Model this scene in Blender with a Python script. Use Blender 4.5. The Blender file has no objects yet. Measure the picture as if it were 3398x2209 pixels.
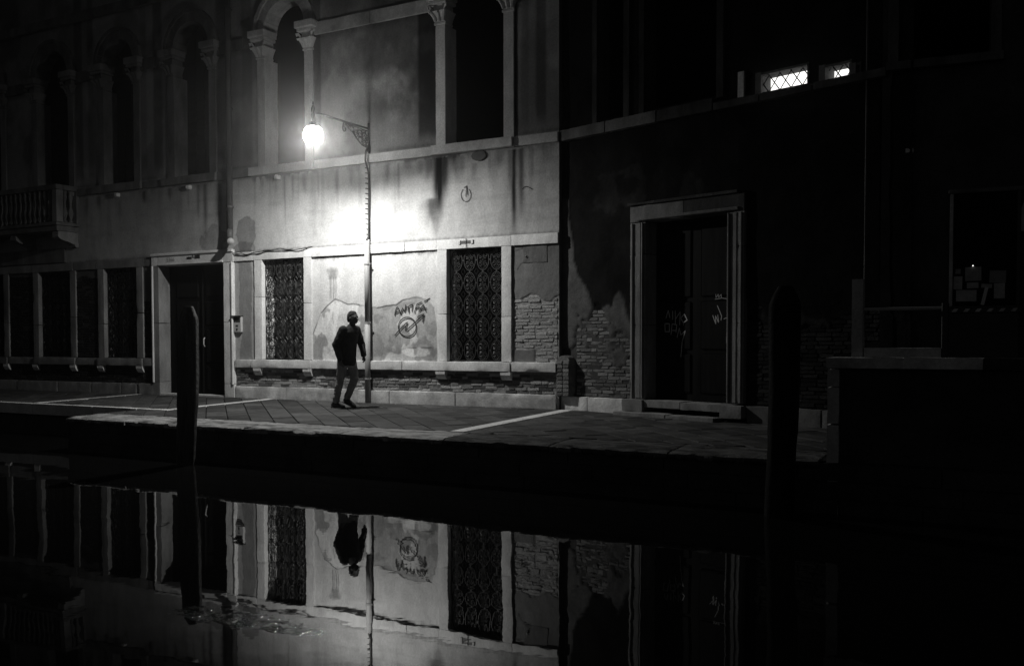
import bpy, bmesh, math, random
import numpy as np
from mathutils import Matrix, Vector
random.seed(7); rng = np.random.default_rng(11)
S = bpy.context.scene
COL = S.collection
R = math.radians
# ---------------------------------------------------------------- camera
cam = bpy.data.cameras.new('Camera'); camo = bpy.data.objects.new('Camera', cam); COL.objects.link(camo)
cam.sensor_width = 36.0; cam.lens = 33.570; cam.shift_y = 135.2789/3398.0; cam.clip_end = 600; cam.clip_start = 0.05
yaw, pit, rol = -.50528, -.0335054, -.0013866
f0 = Vector((math.sin(yaw), math.cos(yaw), 0)); r0 = Vector((math.cos(yaw), -math.sin(yaw), 0)); u0 = Vector((0, 0, 1))
fw = f0*math.cos(pit)+u0*math.sin(pit); up = u0*math.cos(pit)-f0*math.sin(pit)
rt = r0*math.cos(rol)+up*math.sin(rol); up = up*math.cos(rol)-r0*math.sin(rol)
m = Matrix((rt, up, -fw)).transposed().to_4x4(); m.translation = (7.1083, -14.4915, 1.1412); camo.matrix_world = m
S.camera = camo
# ---------------------------------------------------------------- world: night sky, almost black
W = bpy.data.worlds.new('World'); S.world = W; W.use_nodes = True
wn = W.node_tree; wn.nodes.clear()
wo = wn.nodes.new('ShaderNodeOutputWorld'); wb = wn.nodes.new('ShaderNodeBackground')
wsky = wn.nodes.new('ShaderNodeTexSky'); wsky.sky_type = 'NISHITA'; wsky.sun_disc = False
wsky.sun_elevation = R(-4); wsky.sun_rotation = R(200); wsky.air_density = 1; wsky.dust_density = 3
wbw = wn.nodes.new('ShaderNodeRGBToBW')
wn.links.new(wsky.outputs[0], wbw.inputs[0]); wn.links.new(wbw.outputs[0], wb.inputs[0]); wn.links.new(wb.outputs[0], wo.inputs[0])
wb.inputs[1].default_value = 0.55
S.view_settings.view_transform = 'Standard'; S.view_settings.look = 'None'; S.view_settings.exposure = 0; S.view_settings.gamma = 1
S.view_settings.use_curve_mapping = False
S.cycles.use_denoising = True
S.cycles.max_bounces = 6; S.cycles.diffuse_bounces = 3; S.cycles.glossy_bounces = 3; S.cycles.transparent_max_bounces = 12
S.cycles.sample_clamp_indirect = 4; S.cycles.caustics_reflective = False; S.cycles.caustics_refractive = False
LAMP_W = 930.0      # street lamp, the one lit lamp of the scene
GLOBE_E = 5.0      # its glowing bowl
WIN_E = 1.6         # lit windows in the far house
TINT = (1.0, .995, .965)
LSIGN = 1.0
HAZE = .0016

# ---------------------------------------------------------------- noise
def _h(a, b, c):
    v = np.sin(a*127.1+b*311.7+c*74.7)*43758.5453
    return v-np.floor(v)
def vn(x, y, z=0.0):
    x, y, z = np.broadcast_arrays(np.asarray(x, float), np.asarray(y, float), np.asarray(z, float))
    ix, iy, iz = np.floor(x), np.floor(y), np.floor(z)
    fx, fy, fz = x-ix, y-iy, z-iz
    fx, fy, fz = [t*t*(3-2*t) for t in (fx, fy, fz)]
    o = 0
    for dx in (0, 1):
        for dy in (0, 1):
            for dz in (0, 1):
                o = o+_h(ix+dx, iy+dy, iz+dz)*(fx if dx else 1-fx)*(fy if dy else 1-fy)*(fz if dz else 1-fz)
    return o
def fbm(x, y, z=0.0, o=4):
    s, a, t = 0, .5, 0
    for i in range(o):
        s = s+a*vn(np.asarray(x)*2**i+17.3*i, np.asarray(y)*2**i-9.1*i, np.asarray(z)*2**i+3.7*i); t += a; a *= .5
    return s/t
def sst(a, b, x):
    t = np.clip((np.asarray(x, float)-a)/(b-a), 0, 1); return t*t*(3-2*t)

# ---------------------------------------------------------------- materials (all neutral greys)
def mat(name): 
    M = bpy.data.materials.new(name); M.use_nodes = True; M.node_tree.nodes.clear(); return M
class N:
    def __init__(s, M): s.t = M.node_tree
    def __call__(s, kind, **kw):
        n = s.t.nodes.new('ShaderNode'+kind)
        for k, v in kw.items():
            if k.startswith('i_'):
                key = k[2:]; key = int(key) if key.isdigit() else key.replace('_', ' ')
                if hasattr(v, 'is_linked') or isinstance(v, bpy.types.NodeSocket): s.t.links.new(v, n.inputs[key])
                else: n.inputs[key].default_value = v
            else: setattr(n, k, v)
        return n
    def math(s, op, a, b=0.0, c=None):
        n = s.t.nodes.new('ShaderNodeMath'); n.operation = op
        for i, v in enumerate((a, b, c)):
            if v is None: continue
            if isinstance(v, bpy.types.NodeSocket): s.t.links.new(v, n.inputs[i])
            else: n.inputs[i].default_value = v
        return n.outputs[0]
def surf(name, lo, hi, scale=6.0, stretch=(1, 1, 1), rough=.9, bump=.25, bscale=60, bdist=.01, rand=0.0, attr=None, spec=.25, detail=8, coord='Position', fine=.15):
    """grey surface: tone between lo and hi by noise, fine grain, optional per-object and per-vertex tone"""
    M = mat(name); n = N(M)
    if coord == 'Position': pos = n('NewGeometry').outputs['Position']
    else: pos = n('TexCoord').outputs['Object']
    mp = n('Mapping', i_Vector=pos); mp.inputs['Scale'].default_value = stretch
    t1 = n('TexNoise', i_Vector=mp.outputs[0], i_Scale=scale, i_Detail=float(detail), i_Roughness=.62)
    t2 = n('TexNoise', i_Vector=pos, i_Scale=scale*11, i_Detail=4.0, i_Roughness=.6)
    a = n('MapRange', i_Value=t1.outputs[0], i_1=.32, i_2=.68, i_3=lo, i_4=hi)
    b = n('MapRange', i_Value=t2.outputs[0], i_1=.3, i_2=.7, i_3=1-fine, i_4=1+fine)
    v = n.math('MULTIPLY', a.outputs[0], b.outputs[0])
    if rand:
        oi = n('ObjectInfo'); rr = n('MapRange', i_Value=oi.outputs['Random'], i_1=0., i_2=1., i_3=1-rand, i_4=1+rand)
        v = n.math('MULTIPLY', v, rr.outputs[0])
    if attr:
        at = n('Attribute', attribute_name=attr); v = n.math('MULTIPLY', v, at.outputs['Fac'])
    cb = n('CombineColor'); n.t.links.new(v, cb.inputs[0]); n.t.links.new(v, cb.inputs[1]); n.t.links.new(v, cb.inputs[2])
    P = n('BsdfPrincipled'); n.t.links.new(cb.outputs[0], P.inputs['Base Color'])
    P.inputs['Roughness'].default_value = rough; P.inputs['Specular IOR Level'].default_value = spec
    if bump:
        t3 = n('TexNoise', i_Vector=pos, i_Scale=float(bscale), i_Detail=6.0, i_Roughness=.6)
        t4 = n('TexNoise', i_Vector=pos, i_Scale=bscale*.18, i_Detail=3.0, i_Roughness=.5)
        hh = n.math('ADD', t3.outputs[0], n.math('MULTIPLY', t4.outputs[0], 1.5))
        B = n('Bump', i_Strength=bump, i_Distance=bdist, i_Height=hh); n.t.links.new(B.outputs[0], P.inputs['Normal'])
    o = n('OutputMaterial'); n.t.links.new(P.outputs[0], o.inputs[0]); return M
M_PLASTER = surf('plaster', .82, 1.14, 2.6, (1, 1, .6), attr='tone', bump=.42, bscale=34, bdist=.009, fine=.16, spec=0.05)
M_PLASTER2 = surf('old_plaster', .7, 1.25, 2.6, (1, 1, .8), attr='tone', bump=.5, bscale=40, bdist=.01, spec=0.0)
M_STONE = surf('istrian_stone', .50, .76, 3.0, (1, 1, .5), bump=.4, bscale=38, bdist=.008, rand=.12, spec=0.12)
M_STONE_L = surf('dimmed_stone', .13, .27, 3.4, (1, 1, .35), bump=.4, bscale=38, bdist=.01, rand=.15, spec=0.0)  # toned-down copy of the stone: lamp falloff is put into the colour
M_STONE_SHADE = surf('deep_shaded_stone', .03, .085, 3.4, (1, 1, .35), bump=.4, bscale=38, bdist=.01, rand=.2, spec=0.0)  # darkest copy of the stone, the fading lamplight painted into its tone
M_STONE_DK = surf('shaded_stone', .08, .19, 3.4, (1, 1, .35), bump=.4, bscale=38, bdist=.01, rand=.12, spec=0.0)  # dark copy of the stone; weak light far from the lamp painted in
M_STONE_W = surf('plinth_stone', .32, .64, 3.2, (1, 1, .8), bump=.5, bscale=34, bdist=.01, rand=.12, spec=0.08)
M_BRICK = surf('brick', .24, .44, 9, bump=.7, bscale=42, bdist=.012, rand=.22, coord='Object', fine=.3, spec=0.0)
M_BRICK_DK = surf('dark_brick', .09, .20, 9, bump=.7, bscale=42, bdist=.012, rand=.45, coord='Object', fine=.25, spec=0.0)
M_BRICK_NIGHT = surf('night_shaded_brick', .014, .04, 9, bump=.7, bscale=42, bdist=.012, rand=.4, coord='Object', fine=.25, spec=0.0)  # near-black brick copy, dim light at the far ends painted into the tone
M_MORTAR = surf('mortar', .10, .20, 8, bump=.6, bscale=50, bdist=.012, spec=0.0)
M_PAVE = surf('trachyte_slab', .034, .074, 3.4, bump=.6, bscale=26, bdist=.010, rand=.34, rough=.72, spec=0.08)
M_JOINT = surf('paving_joint_sand', .012, .03, 6, bump=.5, bscale=40, bdist=.01, spec=0.0)
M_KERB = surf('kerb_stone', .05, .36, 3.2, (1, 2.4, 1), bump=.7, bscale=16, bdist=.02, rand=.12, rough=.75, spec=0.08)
M_KERB_DK = surf('dimmed_kerb_stone', .03, .15, 3.2, (1, 2.4, 1), bump=.7, bscale=16, bdist=.02, rand=.2, rough=.8, spec=0.0)  # kerb copy with the light's fade to the right painted in
M_STRIP = surf('white_strip_stone', .46, .66, 3, bump=.3, bscale=30, bdist=.006, rand=.06, rough=.75)
M_QUAY = surf('quay_stone', .03, .07, 2, bump=.6, bscale=20, bdist=.02, spec=0.0)
M_IRON = surf('wrought_iron', .018, .035, 10, bump=.3, bscale=80, bdist=.004, rough=.55, spec=.5)
M_GRILLE = surf('grille_iron', .012, .026, 12, bump=.3, bscale=80, bdist=.004, rough=.5, spec=.5)
M_IRON2 = surf('black_iron', .004, .010, 10, bump=.3, bscale=80, bdist=.004, rough=.7, spec=0.1)
M_PIPE = surf('grey_painted_pipe', .26, .36, 7, (1, 1, .15), bump=.25, bscale=60, bdist=.003, rough=.6, spec=.4)
M_DRAIN = surf('dark_copper_pipe', .05, .085, 5, (1, 1, .3), bump=.2, bscale=40, bdist=.003, rough=.55, spec=.4)
M_DOOR = surf('dark_door_wood', .004, .010, 4, (3, 1, .2), bump=.3, bscale=30, bdist=.004, rough=.55, spec=0.04)
M_WOOD = surf('weathered_oak', .03, .14, 5, (4, 4, .3), bump=.8, bscale=14, bdist=.02, rough=.85, spec=0.03)
M_WOOD_DK = surf('black_oak', .006, .02, 5, (4, 4, .3), bump=.8, bscale=14, bdist=.02, rough=.85, spec=0.02)  # darker oak for the right-hand post
M_DARK = surf('dark_interior', .0015, .003, 3, bump=0, rough=.6, spec=0.0)
M_CURTAIN = surf('dim_curtain', .03, .10, 2.5, (1.5, 1, .4), bump=.2, bscale=20, bdist=.01)
M_PAINT = None
def flat(name, v, rough=.6, spec=.3):
    return surf(name, v*.9, v*1.1, 8, bump=.15, bscale=70, bdist=.003, rough=rough, spec=spec)
M_METALBOX = flat('pale_metal', .42, .4, .5)
M_WHITEISH = flat('white_plastic', .6, .5, .4)
M_PAPER = surf('paper_sheet', .28, .42, 9, bump=.1, rand=.3)
M_JACKET = surf('black_cloth', .018, .036, 14, bump=.5, bscale=90, bdist=.004, rough=.95, spec=0.05)
M_JEANS = surf('grey_trouser_cloth', .2, .28, 12, bump=.5, bscale=90, bdist=.004, rough=.95, spec=.1)
M_SHOE = flat('dark_leather', .012, .5, .4)
M_SKIN = surf('skin', .07, .10, 9, bump=.1, rough=.6)
M_HAIR = surf('dark_hair', .012, .03, 30, (1, 1, .3), bump=.6, bscale=60, bdist=.006)
def emit(name, e, clear=False):
    M = mat(name); n = N(M); E = n('Emission'); E.inputs[0].default_value = (*TINT, 1); E.inputs[1].default_value = e
    out = E.outputs[0]
    if clear:      # frosted bowl: glows itself and lets the burner's light through
        T = n('BsdfTransparent'); A = n('AddShader'); n.t.links.new(out, A.inputs[0]); n.t.links.new(T.outputs[0], A.inputs[1]); out = A.outputs[0]
    o = n('OutputMaterial'); n.t.links.new(out, o.inputs[0]); return M
M_GLOBE = emit('lamp_bowl_glow', GLOBE_E, True)
M_LITWIN = emit('lit_window_glow', WIN_E)
def spray(name, v):
    M = mat(name); n = N(M)
    at = n('Attribute', attribute_name='alpha'); pos = n('NewGeometry').outputs['Position']
    t = n('TexNoise', i_Vector=pos, i_Scale=90., i_Detail=4.)
    a = n('MapRange', i_Value=n.math('ADD', at.outputs['Fac'], n.math('MULTIPLY', n.math('SUBTRACT', t.outputs[0], .5), .5)), i_1=.08, i_2=.55, i_3=0., i_4=.92)
    D = n('BsdfDiffuse'); D.inputs[0].default_value = (v, v, v, 1); T = n('BsdfTransparent'); X = n('MixShader')
    n.t.links.new(a.outputs[0], X.inputs[0]); n.t.links.new(T.outputs[0], X.inputs[1]); n.t.links.new(D.outputs[0], X.inputs[2])
    o = n('OutputMaterial'); n.t.links.new(X.outputs[0], o.inputs[0]); return M
M_SPRAY = spray('black_spray_paint', .03); M_SPRAYW = spray('pale_spray_paint', .42); M_CRACK = spray('crack_shadow', .03)
def glass():
    M = mat('dark_window_glass'); n = N(M); P = n('BsdfPrincipled')
    P.inputs['Base Color'].default_value = (.008, .008, .008, 1); P.inputs['Roughness'].default_value = .12
    o = n('OutputMaterial'); n.t.links.new(P.outputs[0], o.inputs[0]); return M
M_GLASS = glass()
def water():
    M = mat('canal_water'); n = N(M); pos = n('NewGeometry').outputs['Position']
    P = n('BsdfPrincipled'); P.inputs['Base Color'].default_value = (.006, .006, .006, 1); P.inputs['Roughness'].default_value = .015
    P.inputs['IOR'].default_value = 1.38
    t1 = n('TexNoise', i_Vector=pos, i_Scale=.8, i_Detail=2.0, i_Roughness=.35)
    t2 = n('TexNoise', i_Vector=pos, i_Scale=5.0, i_Detail=2.0, i_Roughness=.5)
    # a patch of broken, rippled water drifting near the far bank
    mp = n('Mapping', i_Vector=pos); mp.inputs['Location'].default_value = (-2.62, 9.98, 0); 
    mp.vector_type = 'POINT'
    sc = n('Mapping', i_Vector=mp.outputs[0]); sc.inputs['Rotation'].default_value = (0, 0, R(-26)); sc.inputs['Scale'].default_value = (1.6, 6.5, 0)
    ln = n('VectorMath', operation='LENGTH'); n.t.links.new(sc.outputs[0], ln.inputs[0])
    wob = n('TexNoise', i_Vector=pos, i_Scale=6., i_Detail=3.)
    d = n.math('ADD', ln.outputs['Value'], n.math('MULTIPLY', n.math('SUBTRACT', wob.outputs[0], .5), 1.6))
    msk = n('MapRange', i_Value=d, i_1=.35, i_2=1.0, i_3=1., i_4=0.)
    t3 = n('TexNoise', i_Vector=pos, i_Scale=46., i_Detail=2., i_Roughness=.55)
    brk = n('TexNoise', i_Vector=pos, i_Scale=13., i_Detail=3., i_Roughness=.6)
    bm_ = n('MapRange', i_Value=brk.outputs[0], i_1=.45, i_2=.60, i_3=0., i_4=1.)
    h = n.math('ADD', n.math('MULTIPLY', t1.outputs[0], .006), n.math('MULTIPLY', t2.outputs[0], .00035))
    h = n.math('ADD', h, n.math('MULTIPLY', n.math('MULTIPLY', n.math('MULTIPLY', t3.outputs[0], bm_.outputs[0]), msk.outputs[0]), .014))
    B = n('Bump', i_Strength=1.0, i_Distance=1.0, i_Height=h); n.t.links.new(B.outputs[0], P.inputs['Normal'])
    o = n('OutputMaterial'); n.t.links.new(P.outputs[0], o.inputs[0]); return M
M_WATER = water()

# ---------------------------------------------------------------- mesh helpers
def setattr_f(me, name, arr):
    a = me.attributes.new(name, 'FLOAT', 'POINT'); a.data.foreach_set('value', np.asarray(arr, np.float32))
def link(name, me, M, parent=None, smooth=False):
    o = bpy.data.objects.new(name, me); COL.objects.link(o)
    if M and not me.materials: me.materials.append(M)
    if parent is not None: o.parent = parent
    if smooth: me.polygons.foreach_set('use_smooth', [True]*len(me.polygons))
    return o
def empty(name, loc=(0, 0, 0), rz=0, parent=None):
    o = bpy.data.objects.new(name, None); COL.objects.link(o); o.location = loc; o.rotation_euler = (0, 0, rz); o.empty_display_size = .2
    if parent is not None: o.parent = parent
    return o
def tag(o, label, cat, group=None):
    o['label'] = label; o['category'] = cat
    if group: o['group'] = group
    return o
def struct(o): o['kind'] = 'structure'; return o
class MB:
    def __init__(s): s.v = []; s.f = []
    def add(s, v, f):
        k = len(s.v); s.v += [tuple(p) for p in v]; s.f += [tuple(i+k for i in q) for q in f]; return s
    def box(s, x0, x1, y0, y1, z0, z1, c=0.0):
        if c <= 0:
            v = [(x, y, z) for z in (z0, z1) for y in (y0, y1) for x in (x0, x1)]
            return s.add(v, [(0, 2, 3, 1), (4, 5, 7, 6), (0, 1, 5, 4), (2, 6, 7, 3), (0, 4, 6, 2), (1, 3, 7, 5)])
        bm = bmesh.new(); bmesh.ops.create_cube(bm, size=1)
        for p in bm.verts: p.co = ((x0+x1)/2+p.co.x*(x1-x0), (y0+y1)/2+p.co.y*(y1-y0), (z0+z1)/2+p.co.z*(z1-z0))
        bmesh.ops.bevel(bm, geom=bm.edges[:], offset=c, segments=1, affect='EDGES')
        bm.verts.index_update(); v = [tuple(p.co) for p in bm.verts]; f = [tuple(q.index for q in g.verts) for g in bm.faces]; bm.free(); return s.add(v, f)
    def tube(s, pts, r, n=6, closed=False, caps=True):
        P = [Vector(p) for p in pts]; k = len(P); rr = r if hasattr(r, '__len__') else [r]*k
        V = []; prev = None
        for i in range(k):
            a = P[(i-1) % k] if closed else P[max(i-1, 0)]; b = P[(i+1) % k] if closed else P[min(i+1, k-1)]
            t = (b-a).normalized() if (b-a).length > 1e-9 else Vector((0, 0, 1))
            if prev is None:
                h = Vector((0, 0, 1)) if abs(t.z) < .9 else Vector((1, 0, 0)); u = t.cross(h).normalized()
            else: u = (prev-t*prev.dot(t)).normalized()
            prev = u; w = t.cross(u)
            V += [P[i]+(u*math.cos(2*math.pi*j/n)+w*math.sin(2*math.pi*j/n))*rr[i] for j in range(n)]
        F = []
        for i in range(k if closed else k-1):
            for j in range(n):
                a = i*n+j; b = i*n+(j+1) % n; c = ((i+1) % k)*n+(j+1) % n; d = ((i+1) % k)*n+j; F.append((a, b, c, d))
        if not closed and caps: F += [tuple(range(n))[::-1], tuple((k-1)*n+j for j in range(n))]
        return s.add(V, F)
    def lathe(s, prof, c=(0, 0), n=16, a0=0, a1=2*math.pi):
        full = abs(a1-a0-2*math.pi) < 1e-6; m_ = n if full else n+1; V = []
        for r_, z in prof:
            V += [(c[0]+r_*math.cos(a0+(a1-a0)*j/n), c[1]+r_*math.sin(a0+(a1-a0)*j/n), z) for j in range(m_)]
        F = []
        for i in range(len(prof)-1):
            for j in range(n): F.append((i*m_+j, i*m_+(j+1) % m_, (i+1)*m_+(j+1) % m_, (i+1)*m_+j))
        F += [tuple(range(m_))[::-1], tuple((len(prof)-1)*m_+j for j in range(m_))]
        return s.add(V, F)
    def extr(s, poly, axis, d0, d1):
        """extrude a 2-D outline; axis 'x': outline in (y,z); 'y': outline in (x,z); 'z': outline in (x,y)"""
        k = len(poly)
        def P(p, d): return (d, p[0], p[1]) if axis == 'x' else ((p[0], d, p[1]) if axis == 'y' else (p[0], p[1], d))
        V = [P(p, d0) for p in poly]+[P(p, d1) for p in poly]
        F = [(i, (i+1) % k, k+(i+1) % k, k+i) for i in range(k)]+[tuple(range(k))[::-1], tuple(range(k, 2*k))]
        return s.add(V, F)
    def mesh(s, name):
        me = bpy.data.meshes.new(name); me.from_pydata(s.v, [], s.f)
        bm = bmesh.new(); bm.from_mesh(me); bmesh.ops.recalc_face_normals(bm, faces=bm.faces); bm.to_mesh(me); bm.free(); return me
    def build(s, name, M, parent=None, smooth=False): return link(name, s.mesh(name), M, parent, smooth)
def rough_block(name, x0, x1, y0, y1, z0, z1, M, parent, cell=.07, wear=.012, amp=.004, smooth=True):
    """a worn stone block: subdivided box with rounded, chipped arrises"""
    def ticks(a, b): return np.linspace(a, b, max(2, int(round((b-a)/cell))+1))
    T = [ticks(x0, x1), ticks(y0, y1), ticks(z0, z1)]; idx = {}; V = []; F = []
    def vid(i, j, k):
        key = (i, j, k)
        if key not in idx: idx[key] = len(V); V.append(key)
        return idx[key]
    nx, ny, nz = [len(t)-1 for t in T]
    for i in range(nx):
        for k in range(nz):
            F.append((vid(i, 0, k), vid(i+1, 0, k), vid(i+1, 0, k+1), vid(i, 0, k+1)))
            F.append((vid(i, ny, k), vid(i, ny, k+1), vid(i+1, ny, k+1), vid(i+1, ny, k)))
    for j in range(ny):
        for k in range(nz):
            F.append((vid(0, j, k), vid(0, j, k+1), vid(0, j+1, k+1), vid(0, j+1, k)))
            F.append((vid(nx, j, k), vid(nx, j+1, k), vid(nx, j+1, k+1), vid(nx, j, k+1)))
    for i in range(nx):
        for j in range(ny):
            F.append((vid(i, j, 0), vid(i, j+1, 0), vid(i+1, j+1, 0), vid(i+1, j, 0)))
            F.append((vid(i, j, nz), vid(i+1, j, nz), vid(i+1, j+1, nz), vid(i, j+1, nz)))
    K = np.array(V); P = np.stack([T[a][K[:, a]] for a in range(3)], 1)
    ext = np.stack([(K[:, a] == len(T[a])-1).astype(float)-(K[:, a] == 0) for a in range(3)], 1)
    on = (np.abs(ext).sum(1) >= 2)
    nz_ = fbm(P[:, 0]*9+y0*3, P[:, 1]*9, P[:, 2]*9, 3); n2 = fbm(P[:, 0]*2.3, P[:, 1]*2.3+5, P[:, 2]*2.3, 2)
    chip = wear*(.12+1.1*np.clip(nz_-.5, 0, 1)*2+1.6*np.clip(n2-.62, 0, 1)*2)
    P = P-ext*(on*chip)[:, None]+ext*((nz_-.5)*amp*2)[:, None]
    me = bpy.data.meshes.new(name); me.from_pydata(P.tolist(), [], F)
    o = link(name, me, M, parent, smooth); me.set_sharp_from_angle(angle=R(32)); return o
def unit_brick(seed):
    bm = bmesh.new(); bmesh.ops.create_cube(bm, size=1); r_ = random.Random(seed)
    bmesh.ops.bevel(bm, geom=bm.edges[:], offset=.05, segments=1, affect='EDGES')
    for p in bm.verts: p.co += Vector((r_.uniform(-.03, .03), r_.uniform(-.05, .05), r_.uniform(-.10, .10)))
    me = bpy.data.meshes.new('brick'); bm.to_mesh(me); bm.free(); return me
def wall_grid(name, xs, zs, holes, tone, disp, M, parent, keep=None):
    X, Z = np.meshgrid(xs, zs); nx, nz = len(xs), len(zs)
    Y = disp(X, Z); V = np.stack([X.ravel(), Y.ravel(), Z.ravel()], 1)
    cx, cz = (X[:-1, :-1]+X[1:, 1:])/2, (Z[:-1, :-1]+Z[1:, 1:])/2
    ok = np.ones(cx.shape, bool)
    for h in holes: ok &= ~h(cx, cz)
    I = np.arange(nx*nz).reshape(nz, nx)
    q = np.stack([I[:-1, :-1], I[:-1, 1:], I[1:, 1:], I[1:, :-1]], -1)[ok]
    me = bpy.data.meshes.new(name); me.vertices.add(len(V)); me.vertices.foreach_set('co', V.ravel())
    me.loops.add(q.size); me.loops.foreach_set('vertex_index', q.ravel().astype(np.int32))
    me.polygons.add(len(q)); me.polygons.foreach_set('loop_start', np.arange(0, q.size, 4, dtype=np.int32)); me.polygons.foreach_set('loop_total', np.full(len(q), 4, np.int32))
    me.update(); me.validate(); setattr_f(me, 'tone', tone(X, Z).ravel()); return link(name, me, M, parent, True)
def rect(x0, x1, z0, z1): return lambda X, Z: (X > x0) & (X < x1) & (Z > z0) & (Z < z1)
def lines(segs, must):
    o = []
    for a, b, d in segs: o += list(np.arange(a, b, d))
    o = np.array(o+[segs[-1][1]]+list(must)); o = np.unique(np.round(o, 4))
    keep = [o[0]]; ms = np.round(np.array(list(must)), 4)
    for v in o[1:]:
        if v-keep[-1] < .006:
            if np.any(np.abs(ms-v) < 1e-6): keep[-1] = v
            continue
        keep.append(v)
    return np.array(keep)
def strip_paint(name, strokes, width, y, M, parent, jit=.1):
    """flat paint film: ribbons with a soft alpha edge"""
    V, F, A = [], [], []
    for s in strokes:
        w = width*random.uniform(1-jit, 1+jit); P = []
        for a, b in zip(s[:-1], s[1:]):
            L = math.dist(a, b); n_ = max(1, int(L/.02)); P += [(a[0]+(b[0]-a[0])*i/n_, a[1]+(b[1]-a[1])*i/n_) for i in range(n_)]
        P.append(s[-1]); k0 = len(V); n_ = len(P); yy = y-random.uniform(0, .0012)
        for i, p in enumerate(P):
            a = P[max(i-1, 0)]; b = P[min(i+1, n_-1)]; dx, dz = b[0]-a[0], b[1]-a[1]; L = math.hypot(dx, dz) or 1; nx_, nz_ = -dz/L, dx/L
            e = .35 if i in (0, n_-1) else 1.0
            for k, al in ((-1, 0), (-.45, e), (.45, e), (1, 0)): V.append((p[0]+nx_*w*k, yy, p[1]+nz_*w*k)); A.append(al)
        for i in range(n_-1):
            for j in range(3): F.append((k0+i*4+j, k0+i*4+j+1, k0+i*4+5+j, k0+i*4+4+j))
    me = bpy.data.meshes.new(name); me.from_pydata(V, [], F); setattr_f(me, 'alpha', A); return link(name, me, M, parent)
def seg_dist(X, Z, pts):
    d = np.full(X.shape, 9.0)
    for (ax, az), (bx, bz) in zip(pts[:-1], pts[1:]):
        t = np.clip(((X-ax)*(bx-ax)+(Z-az)*(bz-az))/max((bx-ax)**2+(bz-az)**2, 1e-9), 0, 1)
        d = np.minimum(d, np.hypot(X-ax-t*(bx-ax), Z-az-t*(bz-az)))
    return d

# ================================================================ STRUCTURE: water, quay, pavement, far bank
WZ = -.652; QY = -4.25; KY = -3.56
def gz(y): return .0212*y            # the pavement falls gently to the canal
w_ = MB().add([(-150, -150, WZ), (150, -150, WZ), (150, 60, WZ), (-150, 60, WZ)], [(0, 1, 2, 3)]).build('water', M_WATER); struct(w_)
bed = MB().add([(-150, -150, -2.6), (150, -150, -2.6), (150, 60, -2.6), (-150, 60, -2.6)], [(0, 1, 2, 3)]).build('canal_bed', M_QUAY); struct(bed)
q = MB()
q.extr([(-7.0, QY+.04), (40, QY+.04), (40, 12), (-40, 12), (-40, -2.62), (-7.0, -2.62)], 'z', -2.6, -.30)
quay = struct(q.build('quay_wall', M_QUAY))
base = MB()
def gquad(b, x0, x1, y0, y1, dz=-.018): b.add([(x0, y0, gz(y0)+dz), (x1, y0, gz(y0)+dz), (x1, y1, gz(y1)+dz), (x0, y1, gz(y1)+dz)], [(0, 1, 2, 3)])
gquad(base, -40, 40, -2.6, 0.6); gquad(base, -6.98, 40, -4.2, -2.6)
pav = struct(base.build('pavement', M_JOINT))
nb = MB().box(-60, 60, -40, -12.7, -2.6, -.1); struct(nb.build('near_bank', M_QUAY))
# quay face courses
y_ = QY
for row, (z0, z1) in enumerate(((-.31, -.125), (-.50, -.315), (-.80, -.505))):
    x = -7.0+(.5 if row % 2 else 0)
    while x < 9:
        L = random.uniform(.8, 1.5); MBk = rough_block('quay_block', x, min(x+L-.012, 9.4), QY+.01+random.uniform(0, .015), QY+.3, z0, z1, M_QUAY, quay, .12, .015, .006); x += L
# kerb of pale stone
xj = [-7.0, -5.55, -4.35, -3.02, -1.25, .42, 1.95, 3.45, 5.1]
for a, b in zip(xj[:-1], xj[1:]):
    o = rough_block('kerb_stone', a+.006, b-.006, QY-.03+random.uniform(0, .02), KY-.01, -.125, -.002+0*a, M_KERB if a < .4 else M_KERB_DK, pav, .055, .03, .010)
    me = o.data; 
    for v in me.vertices:
        if v.co.z > -.08: v.co.z += gz(v.co.y)*1.0+.004-.02*max(0, (-4.02-v.co.y)/.23)**2+.012*(float(vn(v.co.x*1.7, v.co.y*3.0))-.5)
x = -13.2
while x < -6.4:
    L = min(random.uniform(1.1, 1.8), -6.36-x); o = rough_block('kerb_stone', x, x+L-.008, -2.72, -2.55, -.26, .004+gz(-2.63), M_STRIP, pav, .08, .01, .003); x += L
    if x > -6.5: break
# white stone strips crossing the pavement
def strip(x0, x1, y0, y1, n):
    for i in range(n):
        a = y0+(y1-y0)*i/n; b = y0+(y1-y0)*(i+1)/n-.008
        V = [(x0, a, gz(a)+.003), (x1, a, gz(a)+.003), (x1, b, gz(b)+.003), (x0, b, gz(b)+.003)]
        bmx = MB(); bmx.add(V+[(p[0], p[1], p[2]-.08) for p in V], [(0, 1, 2, 3), (0, 4, 5, 1), (1, 5, 6, 2), (2, 6, 7, 3), (3, 7, 4, 0)]); bmx.build('strip_stone', M_STRIP, pav)
strip(-6.52, -6.36, -2.53, -.06, 3); strip(.08, .30, -3.54, -.08, 4); strip(-10.35, -10.19, -2.53, -.06, 2)
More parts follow.
